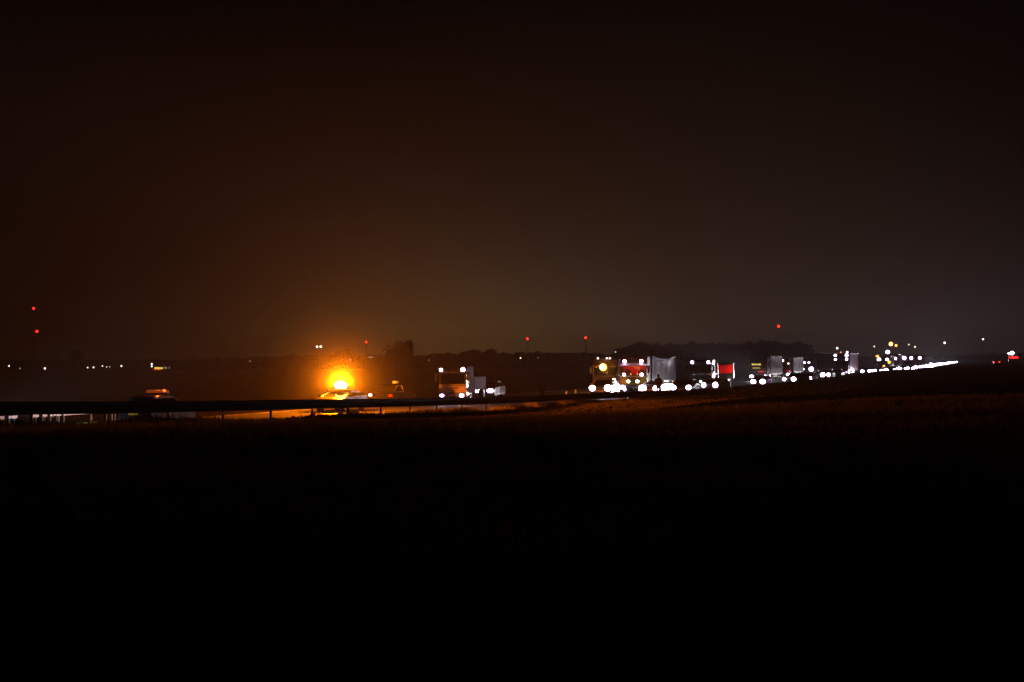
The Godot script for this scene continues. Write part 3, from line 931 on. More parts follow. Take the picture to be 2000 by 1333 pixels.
func night_sky() -> Image:
	var w := 512
	var h := 256
	var im := Image.create(w, h, false, Image.FORMAT_RGBAF)
	for j in h:
		var el := 90.0 - (j + 0.5) / h * 180.0
		for i in w:
			var az := wrapf((i + 0.5) / w * 360.0, -180.0, 180.0)   # 0 straight ahead (-z), + to the right
			var e := maxf(el, 0.0)
			var c := Color(0.0005, 0.00045, 0.0004)
			var band := exp(-e / 4.5)
			c.r += 0.0034 * band
			c.g += 0.0022 * band
			c.b += 0.0012 * band
			# the glow of a town behind the trees, and a fainter one further right
			var g := exp(-pow((az + 2.5) / 6.0, 2.0)) * exp(-e / 1.9)
			c.r += 0.095 * g
			c.g += 0.053 * g
			c.b += 0.013 * g
			var g2 := exp(-pow((az - 7.0) / 11.0, 2.0)) * exp(-e / 4.2)
			c.r += 0.034 * g2
			c.g += 0.022 * g2
			c.b += 0.0155 * g2
			var g3 := exp(-pow((az - 17.0) / 7.0, 2.0)) * exp(-e / 2.6)
			c.r += 0.017 * g3
			c.g += 0.012 * g3
			c.b += 0.017 * g3
			im.set_pixel(i, j, Color(c.r, c.g, c.b, 1.0))
	return im

func build_land() -> void:
	# ground: one sheet in rings round the camera, fine where it is seen
	var angs := []
	var a := -180.0
	while a < 180.0:
		angs.append(a)
		a += 0.3 if absf(a + 0.001) < 24.0 else (2.0 if absf(a) < 60.0 else 8.0)
	var rings := [0.0]
	var r := 1.5
	while r < 1400.0:
		rings.append(r)
		r *= 1.016 if r > 25.0 else 1.05
	var st := SurfaceTool.new()
	st.begin(Mesh.PRIMITIVE_TRIANGLES)
	var na := angs.size()
	for rr in rings:
		for aa in angs:
			var x: float = rr * sin(deg_to_rad(aa))
			var d: float = rr * cos(deg_to_rad(aa))
			st.add_vertex(Vector3(x, ground_h(x, d), -d))
	for i in rings.size() - 1:
		for j in na:
			var j1 := (j + 1) % na
			var p := i * na + j
			var q := i * na + j1
			var s := (i + 1) * na + j
			var u := (i + 1) * na + j1
			for k in [p, s, q, q, s, u]:
				st.add_index(k)
	st.generate_normals()
	var gm := mat("soil and short grass", Color(0.032, 0.03, 0.018), 0.95, 0.0, 0.7)
	gm.metallic_specular = 0.0
	struct("ground", st, gm)

	# the road, its painted lines
	var road := begin()
	var marks := begin()
	var d := -20.0
	while d < 1360.0:
		var step := 3.0
		road_piece(road, d, d + step, -11.0, road_edge(d), 0.0, road_edge(d + step))
		road_piece(marks, d, d + step, -10.38, -10.22, 0.005)
		road_piece(marks, d, d + step, road_edge(d) - 0.78, road_edge(d) - 0.62, 0.005, road_edge(d + step) - 0.62)
		d += step
	struct("road", road, mat("asphalt", Color(0.05, 0.05, 0.052), 0.6, 0.0, 0.35))
	var mk := struct("road_markings", marks, mat("road paint", Color(0.6, 0.6, 0.58), 0.6))
	d = -20.0
	var dashes := begin()
	while d < 600.0:
		for o in [-6.0, -2.2, 1.0, 4.6]:
			if o > minf(road_edge(d), road_edge(d + 3.0)) - 0.9:
				continue
			road_piece(dashes, d, d + 3.0, o - 0.07, o + 0.07, 0.005)
		d += 12.0
	struct("lane_dashes", dashes, mat("road paint", Color(0.6, 0.6, 0.58), 0.6))

	# grass: along the bank that hides the road's edge, and over the field
	var places := []
	var cols := []
	for i in 52000:
		var dd := 28.0 + 260.0 * pow(rng.randf(), 1.7)
		var oc := spline(dd, crest_off)
		var o := oc - 0.8 + 12.0 * pow(rng.randf(), 1.3)
		var k := road_slope(dd)
		var n := Vector2(1.0, -k).normalized()
		var x := road_x(dd) + n.x * o
		var z := dd + n.y * o
		if absf(x / maxf(z, 1.0)) > 0.42:
			continue
		var hs := rng.randf_range(0.4, 1.0)
		if o > oc - 0.9 and o < oc + 2.4 and dd < 125.0:
			hs = rng.randf_range(0.35, 1.0) * clampf(0.9 + 2.0 * low_noise.get_noise_2d(x * 3.0, z * 3.0), 0.15, 1.8)
		if o > oc + 4.5:
			hs = rng.randf_range(0.2, 0.6) if dd < 50.0 else rng.randf_range(0.25, 0.55)
		elif dd > 125.0:
			hs = rng.randf_range(0.3, 0.7)
		if rng.randf() < 0.004:
			hs *= 1.5
		places.append(Transform3D(Basis(Vector3.UP, rng.randf() * TAU).scaled(Vector3(hs * 1.4, hs, hs * 1.4)), on_ground(x, z, -0.02)))
		if dd > 100.0 and rng.randf() < 0.85:
			cols.append(Color(0.03, 0.05, 0.015) * rng.randf_range(0.6, 1.3))     # fresh dark grass further along
			continue
		cols.append(grass_col() * 0.8 + Color(0.22, 0.16, 0.06) * (0.3 + rng.randf()))
	scatter("verge_grass", "rough dry grass along the bank beside the road", grass_tuft(9, 0.3, 0.1, 1), grass_mat(), places, cols)
	places = []
	cols = []
	for i in 46000:
		var rr := 5.0 + 70.0 * pow(rng.randf(), 1.5)
		var aa := deg_to_rad(rng.randf_range(-24, 24))
		var x := rr * sin(aa)
		var z := rr * cos(aa)
		if offset_of(x, z) < 13.0:
			continue
		var hs := rng.randf_range(0.5, 1.1)
		places.append(Transform3D(Basis(Vector3.UP, rng.randf() * TAU).scaled(Vector3(hs, hs, hs)), on_ground(x, z, -0.02)))
		cols.append(grass_col())
	scatter("field_grass", "dark grass covering the field in the foreground", grass_tuft(9, 0.26, 0.12, 2), grass_mat(), places, cols)

func grass_col() -> Color:
	var t := rng.randf()
	var v := rng.randf_range(0.7, 1.3)
	return Color(lerpf(0.09, 0.26, t) * v, lerpf(0.09, 0.19, t) * v, lerpf(0.03, 0.07, t) * v)

func road_piece(st: SurfaceTool, d0: float, d1: float, o0: float, o1: float, y: float, o1b := 99.0) -> void:
	var p := []
	var ob := o1 if o1b > 90.0 else o1b
	for q in [[d0, o0], [d0, o1], [d1, ob], [d1, ob - (o1 - o0) if o1 - o0 < 1.0 else o0]]:
		var n := Vector2(1.0, -road_slope(q[0])).normalized()
		p.append(Vector3(road_x(q[0]) + n.x * q[1], y, -(q[0] + n.y * q[1])))
	quad(st, p[0], p[1], p[2], p[3], Vector3.UP)

func build_vehicles() -> void:
	var grey := mat("grey curtain", Color(0.36, 0.36, 0.31), 0.55, 0.0, 0.4)
	var beige := mat("beige curtain", Color(0.52, 0.42, 0.32), 0.55, 0.0, 0.35)
	var rust := mat("brown curtain", Color(0.42, 0.25, 0.16), 0.55, 0.0, 0.35)
	var black := mat("dark curtain", Color(0.015, 0.014, 0.014), 0.9)
	black.metallic_specular = 0.1
	var red := mat("red tarpaulin", Color(0.6, 0.006, 0.004), 1.0, 0.0, 0.3)
	red.specular_mode = BaseMaterial3D.SPECULAR_DISABLED
	var white_paint := mat("rail white", Color(0.75, 0.75, 0.75), 0.4)

	for cm in [grey, beige, rust]:
		cm.metallic_specular = 0.2

	# left: the dark car with an amber light bar
	var a := make_car({"at": Vector3(-17.1, 0, -74), "heading": 197.0, "paint": Color(0.02, 0.02, 0.025), "paint_name": "black", "heads": false, "called": "car", "label": "dark car carrying a glowing orange light bar, far left on the road"})
	plate(a, "light_bar_base", Vector3(0, 1.52, 0.0), Vector3(1.2, 0.06, 0.3), mat("dark plastic", Color(0.025, 0.025, 0.027)), 0.01)
	plate(a, "light_bar", Vector3(0, 1.62, 0.0), Vector3(1.16, 0.14, 0.24), glow_mat(Color(1, 0.13, 0.02), 0.22), 0.04)
	lamp(a, "end_lamp", Vector3(-0.45, 1.66, -0.16), 0.16, 0.12, Color(1, 0.12, 0.03), 3.0, 0.0, Vector3(0, 0, -1))
	omni(a, "light_bar_glow", Vector3(0, 1.85, 0), Color(1, 0.15, 0.02), 0.5)

	# the car with the blazing amber beacon
	var b := make_car({"at": Vector3(-10.4, 0, -93), "heading": 17.0, "paint": Color(0.02, 0.02, 0.02), "paint_name": "black", "heads": false, "called": "beacon_car", "h": 1.27, "label": "dark car with a blazing amber beacon on its roof"})
	plate(b, "roof_bar", Vector3(0, 1.3, 0.0), Vector3(1.5, 0.07, 0.34), mat("roof bar", Color(0.5, 0.5, 0.5), 0.4), 0.02)
	var bl := begin()
	tube(bl, Vector3(0, 1.335, 0), Vector3(0, 1.37, 0), 0.3, 0.3, 14)
	obj("beacon_base", bl, mat("dark plastic", Color(0.025, 0.025, 0.027)), b)
	var bg := begin()
	ball(bg, Vector3(0, 1.57, 0), Vector3(0.42, 0.26, 0.3), 8)
	obj("beacon_light", bg, glow_mat(Color(0.85, 1.0, 0.16), 14.0), b)
	omni(b, "beacon_glow", Vector3(0, 1.94, 0.0), AMBER, 520.0, 0.12)

	# traffic cone just left of it
	var cn := thing("traffic_cone", "small orange traffic cone left of the beacon car", "traffic cone", Vector3(-11.4, 0, -92))
	var cs := begin()
	bx(cs, Vector3(0, 0.02, 0), Vector3(0.4, 0.04, 0.4), 0.01)
	tube(cs, Vector3(0, 0.04, 0), Vector3(0, 0.75, 0), 0.15, 0.03, 14)
	obj("cone", cs, mat("cone orange", Color(0.7, 0.13, 0.02), 0.5), cn)
	var cb := begin()
	tube(cb, Vector3(0, 0.35, 0), Vector3(0, 0.52, 0), 0.104, 0.077, 14, false)
	obj("white_band", cb, mat("rail white", Color(0.75, 0.75, 0.75), 0.4), cn)

	# dark car seen from behind
	var c := make_car({"at": Vector3(-8.1, 0, -104), "heading": 197.0, "paint": Color(0.006, 0.006, 0.007), "paint_name": "dark grey", "heads": false, "h": 1.5, "no_plate": true, "label": "dark car seen from behind with pale window trim, its left tail light glowing red"})
	mats["car paint dark grey"].metallic_specular = 0.1
	mats["car paint dark grey"].roughness = 0.85
	var tr := begin()
	var pts := [Vector3(-0.82, 0.95, -0.15), Vector3(-0.71, 1.37, -0.2), Vector3(-0.71, 1.38, -1.0), Vector3(-0.8, 1.05, -1.7), Vector3(-0.82, 0.95, -1.62), Vector3(-0.82, 0.95, -0.15)]
	for k in 5:
		tube(tr, pts[k], pts[k + 1], 0.022, 0.022, 8)
	obj("window_trim", tr, mat("rail white", Color(0.75, 0.75, 0.75), 0.4), c)
	plate(c, "roof_sign", Vector3(-0.45, 1.6, -0.6), Vector3(0.3, 0.16, 0.5), mat("rail white", Color(0.75, 0.75, 0.75), 0.4), 0.03)
	lamp(c, "lit_tail_light", Vector3(0.72, 0.78, -2.26), 0.24, 0.2, Color(1.0, 0.25, 0.25), 12.0, 3.0, Vector3(0, 0, -1), 70.0, RED)

	# the small lorry whose nose the beacon lights
	var dl := make_truck({"at": Vector3(-4.5, 0, -115), "heading": 15.0, "w": 2.15, "top": 2.62, "ws0": 1.26, "ws1": 2.1, "lamp_y": 2.34, "paint": Color(0.78, 0.6, 0.26), "paint_name": "cream", "y0": 0.3, "head_y": 0.42, "head_w": 0.3, "head_h": 0.24, "head_glow": 14.0, "head_energy": 40.0, "roof_energy": 10.0, "no_grille": true, "roof_paint": Color(0.03, 0.028, 0.026), "roof_gap": 0.86, "roof_size": 0.26, "visor": mat("dark plastic", Color(0.025, 0.025, 0.027)), "label": "small cream lorry, its nose lit orange, with two white roof lamps", "trailer": 0.0})
	lettering(dl, "VOPV BACDIRO", Vector3(-0.1, 1.0, 0.045), 0.19)
	lamp(dl, "side_lamp", Vector3(1.12, 0.55, -0.25), 0.22, 0.22, WARM, 10.0, 0.0)
	lamp(dl, "corner_lamp", Vector3(1.1, 1.15, -0.2), 0.16, 0.3, Color(1, 0.8, 0.85), 6.0, 0.0)
	plate(dl, "tipper_body", Vector3(0, 1.3, -3.9), Vector3(2.1, 1.0, 3.2), mat("tipper dark", Color(0.06, 0.05, 0.045), 0.6), 0.04)

	make_car({"at": Vector3(-1.9, 0, -125), "heading": 12.0, "paint": Color(0.16, 0.16, 0.16), "paint_name": "mid silver", "head_w": 0.62, "head_h": 0.34, "gap": 0.62, "head_y": 0.62, "plate_y": 0.62, "h": 1.4, "head_glow": 30.0, "head_energy": 9.0, "label": "car with wide glaring headlights and a yellow plate, right of the small lorry"})

	# middle: the car in front of the three-lamp lorry, with a beacon on the lorry
	make_car({"at": Vector3(7.9, 0, -131), "heading": 14.0, "paint": Color(0.4, 0.3, 0.12), "paint_name": "gold", "head_w": 0.5, "head_h": 0.44, "head_glow": 40.0, "head_energy": 110.0, "dip": -0.2, "cone": 20.0, "label": "car with big round headlights in front of the lorry with the amber beacon"})
	var g := make_truck({"at": Vector3(9.0, 0, -149), "heading": 16.0, "top": 3.1, "ws0": 1.5, "ws1": 2.35, "lamp_y": 2.9, "paint": Color(0.1, 0.05, 0.015), "paint_name": "amber brown", "heads": false, "roof": false, "trailer": 11.0, "curtain": black, "tt": 3.1, "rail_r": 0.03, "rail": black, "side_rail": black, "post": black, "label": "dark brown lorry with an amber beacon and three small roof marker lamps"})
	for x in [-0.85, 0.05, 0.35]:
		lamp(g, "marker_lamp", Vector3(x, 3.18, -0.7), 0.17, 0.15, Color(1, 0.72, 0.62), 5.0, 0.0)
	var st := begin()
	tube(st, Vector3(-0.1, 1.75, 0.1), Vector3(-0.1, 2.12, 0.3), 0.04, 0.04, 8)
	obj("beacon_stem", st, mat("rail white", Color(0.75, 0.75, 0.75)), g)
	st = begin()
	ball(st, Vector3(-0.1, 2.32, 0.32), Vector3(0.36, 0.36, 0.25), 8)
	obj("beacon_light", st, glow_mat(Color(1.0, 0.42, 0.03), 5.0), g)
	lamp(g, "beacon_lens", Vector3(-0.1, 2.32, 0.6), 0.46, 0.46, Color(1.0, 0.9, 0.7), 20.0)
	omni(g, "beacon_glow", Vector3(-0.1, 2.32, 0.75), Color(1, 0.36, 0.02), 9.0, 0.1)

	# the lorry with the red-lit cab and its grey trailer
	var h := make_truck({"at": Vector3(10.95, 0, -139), "heading": 15.0, "top": 3.35, "ws0": 1.58, "ws1": 2.45, "lamp_y": 2.88, "paint": Color(0.85, 0.58, 0.05), "paint_name": "yellow", "roof_paint": Color(0.12, 0.07, 0.03), "roof_gap": 0.76, "roof_size": 0.4, "head_y": 0.55, "head_glow": 30.0, "head_energy": 100.0, "visor": mat("visor white", Color(0.75, 0.7, 0.6), 0.4), "ledge": white_paint, "bumper": mat("bumper grey", Color(0.12, 0.12, 0.13), 0.5), "trailer": 13.6, "curtain": grey, "tt": 3.28, "tb": 1.02, "sag": 0.26, "clear": true, "rail_r": 0.075, "side_lamps": 4, "label": "yellow lorry with a red-lit cab, spot lamps and a long grey curtain trailer"})
	for s in [-1.0, 1.0]:
		lamp(h, "ledge_lamp", Vector3(s * 0.8, 1.68, 0.12), 0.26, 0.26, Color(1, 0.95, 0.95), 14.0, 8.0)
		lamp(h, "spot_lamp", Vector3(s * 0.42, 1.06, 0.16), 0.3, 0.26, Color(1.0, 0.95, 0.75), 12.0, 8.0)
		lamp(h, "fog_lamp", Vector3(s * 0.75, 0.32, 0.16), 0.24, 0.2, WHITE, 16.0, 6.0)
		lamp(h, "cab_lamp", Vector3(s * 0.3 + 0.05, 1.72, -0.2), 0.09, 0.09, Color(1, 0.35, 0.08), 5.0)
		var sh := begin()
		bx(sh, Vector3(s * 0.42, 1.06, 0.08), Vector3(0.3, 0.28, 0.12), 0.03)
		obj("lamp_housing", sh, mat("dark plastic", Color(0.025, 0.025, 0.027)), h)
	plate(h, "cab_curtain", Vector3(0, 2.04, -1.12), Vector3(2.2, 0.78, 0.03), mat("red cab curtain", Color(0.6, 0.03, 0.03), 0.8), 0.0)
	plate(h, "name_board", Vector3(0.3, 2.28, -0.3), Vector3(0.5, 0.13, 0.03), glow_mat(Color(1, 0.35, 0.03), 0.6), 0.01)
	var cl := begin()
	bx(cl, Vector3(0, 2.43, -0.6), Vector3(1.7, 0.03, 0.12), 0.0)
	obj("interior_light", cl, glow_mat(RED, 1.2), h)
	omni(h, "interior_glow", Vector3(-0.4, 2.3, -0.55), Color(1, 0.03, 0.03), 0.35)
	omni(h, "interior_glow", Vector3(0.5, 2.3, -0.55), Color(1, 0.03, 0.03), 0.35)
	# car beside its bumper, on the near lane
	make_car({"at": Vector3(12.6, 0, -134), "heading": 22.0, "paint": Color(0.3, 0.3, 0.32), "paint_name": "grey", "h": 1.2, "gap": 0.62, "head_y": 0.55, "head_w": 0.55, "head_h": 0.5, "head_glow": 34.0, "head_energy": 90.0, "label": "low grey car with glaring headlights beside the yellow lorry"})

	make_person(Vector3(12.05, 0.0, -126.5), deg_to_rad(195.0))

	make_car({"at": Vector3(14.8, 0, -131), "heading": 17.0, "paint": Color(0.05, 0.05, 0.06), "paint_name": "blue black", "h": 1.35, "head_w": 0.46, "head_h": 0.38, "head_glow": 34.0, "head_energy": 110.0, "label": "dark car on the near shoulder, right of the standing person"})

	# the lorry with the red tipper
	var j := make_truck({"at": Vector3(19.0, 0, -155), "heading": 17.0, "w": 2.35, "top": 3.0, "ws0": 1.6, "ws1": 2.45, "lamp_y": 2.74, "paint": Color(0.07, 0.06, 0.06), "paint_name": "near black", "roof_gap": 0.82, "roof_size": 0.3, "roof_energy": 25.0, "heads": true, "head_y": 0.4, "head_w": 0.26, "head_h": 0.22, "head_glow": 16.0, "head_energy": 40.0, "ledge": mat("chrome", Color(0.6, 0.6, 0.62), 0.2, 1.0), "bumper": mat("chrome", Color(0.6, 0.6, 0.62), 0.2, 1.0), "label": "near black lorry with chrome trim pulling a tipper under a bright red cover"})
	lamp(j, "teal_lamp", Vector3(0.05, 0.78, 0.14), 0.26, 0.22, Color(0.65, 1.0, 0.95), 5.0)
	for k in 4:
		lamp(j, "side_lamp", Vector3(1.2, 1.5, -0.9 - k * 0.42 * (1.0 + 0.2 * k)), 0.2, 0.12, Color(1, 0.85, 1), 7.0, 0.0, Vector3(1, 0, 0.2))
	var pipe := begin()
	tube(pipe, Vector3(1.1, 1.0, -2.4), Vector3(1.1, 2.9, -2.4), 0.08, 0.08, 10)
	tube(pipe, Vector3(1.14, 1.25, -1.2), Vector3(1.14, 1.25, -2.3), 0.05, 0.05, 8)
	obj("exhaust_pipe", pipe, mat("chrome", Color(0.6, 0.6, 0.62), 0.2, 1.0), j)
	for e in [[-0.3, 0.3, 0.2], [0.55, 0.26, 0.14], [0.82, 0.36, 0.24], [-0.85, 0.75, 0.18]]:
		lamp(j, "fog_lamp", Vector3(e[0], e[1], 0.16), e[2], e[2], Color(1, 0.9, 1), 9.0)
	make_tipper(j, red)

	make_car({"at": Vector3(19.0, 0, -143.5), "heading": 22.0, "paint": Color(0.28, 0.27, 0.26), "paint_name": "beige", "h": 1.3, "gap": 0.55, "head_w": 0.36, "head_h": 0.36, "head_glow": 30.0, "head_energy": 260.0, "label": "small beige car with headlights on, on the shoulder before the red tipper"})
	make_car({"at": Vector3(26.4, 0, -163), "heading": 17.0, "paint": Color(0.12, 0.12, 0.13), "paint_name": "graphite", "h": 1.3, "gap": 0.5, "head_w": 0.5, "head_h": 0.4, "head_glow": 36.0, "head_energy": 200.0, "label": "graphite car with merged headlights below the pale beige trailer"})

	# the lorry with the lit yellow name board and beige trailer
	var m := make_truck({"at": Vector3(34.2, 0, -213), "heading": 17.0, "top": 3.3, "ws0": 1.7, "ws1": 2.6, "lamp_y": 2.9, "paint": Color(0.05, 0.02, 0.02), "paint_name": "maroon", "roof": false, "head_energy": 60.0, "trailer": 13.6, "curtain": beige, "tt": 3.42, "tb": 1.0, "side_lamps": 2, "label": "maroon lorry with a lit yellow name board and a pale beige trailer"})
	for k in 2:
		plate(m, "name_sign", Vector3(-0.3, 2.28 - k * 0.5, 0.1), Vector3(1.25 - k * 0.2, 0.2, 0.05), glow_mat(Color(1.0, 0.72, 0.12), 1.1 - k * 0.75), 0.01)
	lettering(m, "HOPPER", Vector3(-0.3, 2.28, 0.14), 0.2)
	plate(m, "red_strip_light", Vector3(0.35, 1.28, 0.12), Vector3(0.8, 0.14, 0.05), glow_mat(RED, 0.9), 0.01)

	make_car({"at": Vector3(33.5, 0, -181), "heading": 33.0, "cone": 12.0, "dip": 0.08, "paint": Color(0.2, 0.2, 0.2), "paint_name": "steel", "h": 1.35, "head_w": 0.5, "head_h": 0.44, "gap": 0.58, "head_glow": 36.0, "head_energy": 6500.0, "label": "steel grey car with two round headlights under the brown trailer"})
	make_car({"at": Vector3(36.6, 0, -190), "heading": 18.0, "paint": Color(0.6, 0.6, 0.6), "paint_name": "pale", "h": 1.4, "head_w": 0.5, "head_h": 0.44, "gap": 0.5, "head_glow": 36.0, "head_energy": 700.0, "label": "pale car just right of the brown trailer, headlights on"})

	var n := make_truck({"at": Vector3(42.3, 0, -240), "heading": 17.5, "w": 2.2, "top": 3.2, "ws0": 1.7, "ws1": 2.5, "lamp_y": 2.75, "paint": Color(0.3, 0.03, 0.02), "paint_name": "dark red", "roof": false, "head_energy": 50.0, "trailer": 13.6, "curtain": rust, "tt": 3.2, "tb": 1.0, "post": mat("red post", Color(0.5, 0.03, 0.02), 0.5), "label": "dark red lorry with a single roof lamp and a brown trailer"})
	lamp(n, "roof_lamp", Vector3(0.0, 2.78, 0.1), 0.46, 0.46, Color(1, 0.75, 0.6), 16.0, 20.0)
	lamp(n, "marker_lamp", Vector3(0.9, 2.3, 0.1), 0.24, 0.16, Color(1, 0.75, 0.6), 9.0)
	plate(n, "red_strip_light", Vector3(0.95, 1.2, 0.12), Vector3(0.5, 0.12, 0.05), glow_mat(RED, 0.9), 0.01)

	var q := make_truck({"at": Vector3(57.6, 0, -300), "heading": 31.0, "top": 3.2, "ws0": 1.5, "ws1": 2.4, "lamp_y": 2.35, "paint": Color(0.06, 0.06, 0.07), "paint_name": "slate", "roof_gap": 0.45, "roof_size": 0.42, "head_y": 1.0, "head_w": 0.7, "head_h": 0.6, "head_glow": 30.0, "head_energy": 120.0, "trailer": 13.6, "curtain": black, "tt": 4.15, "tb": 1.2, "side_rail": black, "post": black, "rail_r": 0.1, "side_lamps": 0, "label": "slate lorry with a dark trailer whose white roof edge is lit"})
	lamp(q, "amber_marker_lamp", Vector3(1.35, 4.3, -16.2), 0.55, 0.35, Color(1, 0.28, 0.05), 3.0, 0.0, Vector3(0.9, 0, 0.3))

	make_car({"at": Vector3(46.8, 0, -228), "heading": 18.0, "paint": Color(0.4, 0.02, 0.02), "paint_name": "red", "gap": 0.42, "head_w": 0.56, "head_h": 0.56, "head_glow": 40.0, "head_energy": 800.0, "label": "red car with one merged glare of headlights, left of the tall four-lamp lorry"})

	make_car({"at": Vector3(50.4, 0, -238), "heading": 18.0, "paint": Color(0.02, 0.018, 0.018), "paint_name": "soot", "heads": false, "label": "unlit dark car standing in front of the tall four-lamp lorry"})
	var pk := make_truck({"at": Vector3(58.3, 0, -272), "heading": 18.5, "top": 3.9, "ws0": 1.75, "ws1": 2.75, "lamp_y": 3.6, "paint": Color(0.06, 0.05, 0.06), "paint_name": "plum", "roof_gap": 0.98, "roof_size": 0.46, "roof_energy": 60.0, "head_energy": 60.0, "head_w": 0.3, "head_h": 0.2, "head_glow": 6.0, "trailer": 13.6, "curtain": mat("rose curtain", Color(0.5, 0.31, 0.26), 0.55, 0.0, 0.35), "tt": 3.95, "tb": 1.1, "side_lamps": 3, "label": "tall plum lorry with stacked white roof lamps and a rose trailer"})
	for s in [-1.0, 1.0]:
		lamp(pk, "upper_lamp", Vector3(s * 0.98, 2.9, 0.2), 0.46, 0.46, WHITE, 26.0, 40.0, Vector3(0, -0.04, 1), 45.0, LILAC)
	lamp(pk, "top_marker_lamp", Vector3(1.0, 4.15, -0.7), 0.34, 0.34, WHITE, 12.0)

	var far := [
		["dark lorry with amber markers in the far queue, left of the other three", 80.0, 331.0, 3.3, Color(0.05, 0.04, 0.04), "tar", rust, 3.6, 5],
		["second far lorry, white roof lamp raised above a pale trailer", 88.6, 358.0, 3.5, Color(0.06, 0.06, 0.06), "coal", beige, 3.95, 6],
		["third far lorry, tall pale trailer before the long row of headlights", 99.0, 384.0, 3.6, Color(0.3, 0.1, 0.08), "brick", beige, 3.95, 7],
		["farthest lorry of the queue with a narrow pale trailer", 115.5, 438.0, 3.6, Color(0.1, 0.1, 0.12), "lead", beige, 3.95, 8]]
	for k in far.size():
		var f = far[k]
		var ft := make_truck({"at": Vector3(f[1], 0, -f[2]), "heading": 18.0, "top": f[3], "lamp_y": f[3] - 0.5, "paint": f[4], "paint_name": f[5], "roof_size": 0.7, "roof_energy": 60.0, "head_w": 0.6, "head_h": 0.5, "head_energy": 150.0, "trailer": 13.6, "curtain": f[6], "tt": f[7], "tb": 1.15, "label": f[0]})
		if k == 0:
			lamp(ft, "amber_lamp", Vector3(-1.2, 3.5, -0.3), 0.7, 0.5, Color(1, 0.3, 0.05), 4.0)
			lamp(ft, "amber_lamp", Vector3(1.3, 2.2, 0.1), 0.6, 0.6, Color(1, 0.4, 0.03), 5.0)
			lamp(ft, "amber_lamp", Vector3(0.2, 1.4, 0.1), 0.5, 0.4, Color(1, 0.35, 0.05), 3.0)
		if k == 1:
			lamp(ft, "top_lamp", Vector3(-1.0, 4.5, -0.7), 1.0, 0.8, WHITE, 20.0, 60.0)
			var brk := begin()
			tube(brk, Vector3(-1.0, 3.45, -0.8), Vector3(-1.0, 4.5, -0.75), 0.05, 0.05, 6)
			obj("lamp_post", brk, mat("dark plastic", Color(0.025, 0.025, 0.027)), ft)

	var cars := [
		[65.9, 285.0, "first of the glaring cars on the far bend", "mid grey", Color(0.2, 0.2, 0.2)],
		[69.6, 291.0, "silver car beside the first glaring car on the far bend", "silver", Color(0.3, 0.3, 0.3)],
		[73.3, 296.0, "dark car third in the glaring bunch on the far bend", "black", Color(0.02, 0.02, 0.025)],
		[79.6, 323.0, "lone far car with headlights, between two glaring bunches", "white", Color(0.75, 0.75, 0.75)],
		[89.7, 352.0, "far car with white headlights under the second pale trailer", "steel", Color(0.2, 0.2, 0.2)],
		[93.0, 358.0, "far car just behind, right of the second pale trailer", "grey", Color(0.3, 0.3, 0.32)]]
	for f in cars:
		make_car({"at": Vector3(f[0], 0, -f[1]), "heading": 18.0, "paint": f[4], "paint_name": f[3], "head_w": 0.7, "head_h": 0.6, "head_glow": 45.0, "head_energy": 250.0, "label": f[2]})

	# the long row of headlights running to the horizon: one car, copied
	var row0 := make_car({"at": Vector3(101.0, 0, -388), "heading": 18.0, "paint": Color(0.2, 0.2, 0.2), "paint_name": "steel", "head_w": 0.9, "head_h": 0.8, "head_glow": 60.0, "head_energy": 650.0, "dip": -0.03, "group": "row of headlights to the horizon", "label": "distant queueing car in the long row of white headlights"})
	var px := 1783.0
	while px < 1874.0:
		var y := 718.0 - (px - 1778.0) * 0.122
		var dd := 3000.0 * 2.3 / (y - 699.9)
		var cc := row0.duplicate()
		cc.name = numbered(self, "car")
		add_child(cc, true)
		cc.position = Vector3((px - 1000.0) / 3000.0 * dd, 0, -dd)
		for l in cc.get_children():
			if l is MeshInstance3D and l.name.begins_with("headlight"):
				var k := rng.randf_range(0.45, 1.5)
				l.scale = Vector3(k, k * rng.randf_range(0.8, 1.2), 1.0)
		px += rng.randf_range(2.6, 6.2)

	# right edge: traffic moving away on the slip road
	make_car({"at": on_ground(132.6, 420.0), "heading": 197.0, "paint": Color(0.3, 0.3, 0.32), "paint_name": "grey", "heads": false, "tails": 22.0, "tail_energy": 20.0, "label": "car driving away with two red tail lights, at the right edge"})
	var v := make_truck({"called": "lorry", "at": on_ground(146.8, 450.0), "heading": 197.0, "top": 2.9, "paint": Color(0.5, 0.5, 0.5), "paint_name": "light grey", "heads": false, "roof": false, "trailer": 8.0, "curtain": mat("beige curtain", Color(0.55, 0.5, 0.42)), "tt": 2.2, "tb": 1.0, "label": "lorry at the right edge with a row of red rear lamps and white work lamp"})
	for k in 6:
		lamp(v, "red_lamp", Vector3(1.1 - k * 0.44, 1.75, -10.72), 0.36, 0.3, RED, 14.0, 3.0, Vector3(0, 0, -1), 70.0)
	lamp(v, "work_lamp", Vector3(0.2, 3.05, -2.5), 1.0, 0.9, WHITE, 24.0, 60.0, Vector3(0, -0.2, -1), 60.0, LILAC)
	lamp(v, "work_lamp", Vector3(1.1, 2.95, -2.5), 0.6, 0.4, WHITE, 14.0, 0.0, Vector3(0, -0.2, -1))

func lettering(parent: Node3D, words: String, at: Vector3, size: float) -> void:
	var tm := TextMesh.new()
	tm.text = words
	var f := SystemFont.new()
	f.font_names = PackedStringArray(["Droid Sans"])
	f.font_weight = 700
	tm.font = f
	tm.font_size = 32
	tm.pixel_size = size / 32.0
	tm.depth = 0.01
	var o := obj("lettering", tm, mat("letter black", Color(0.02, 0.02, 0.02), 0.6), parent)
	o.position = at

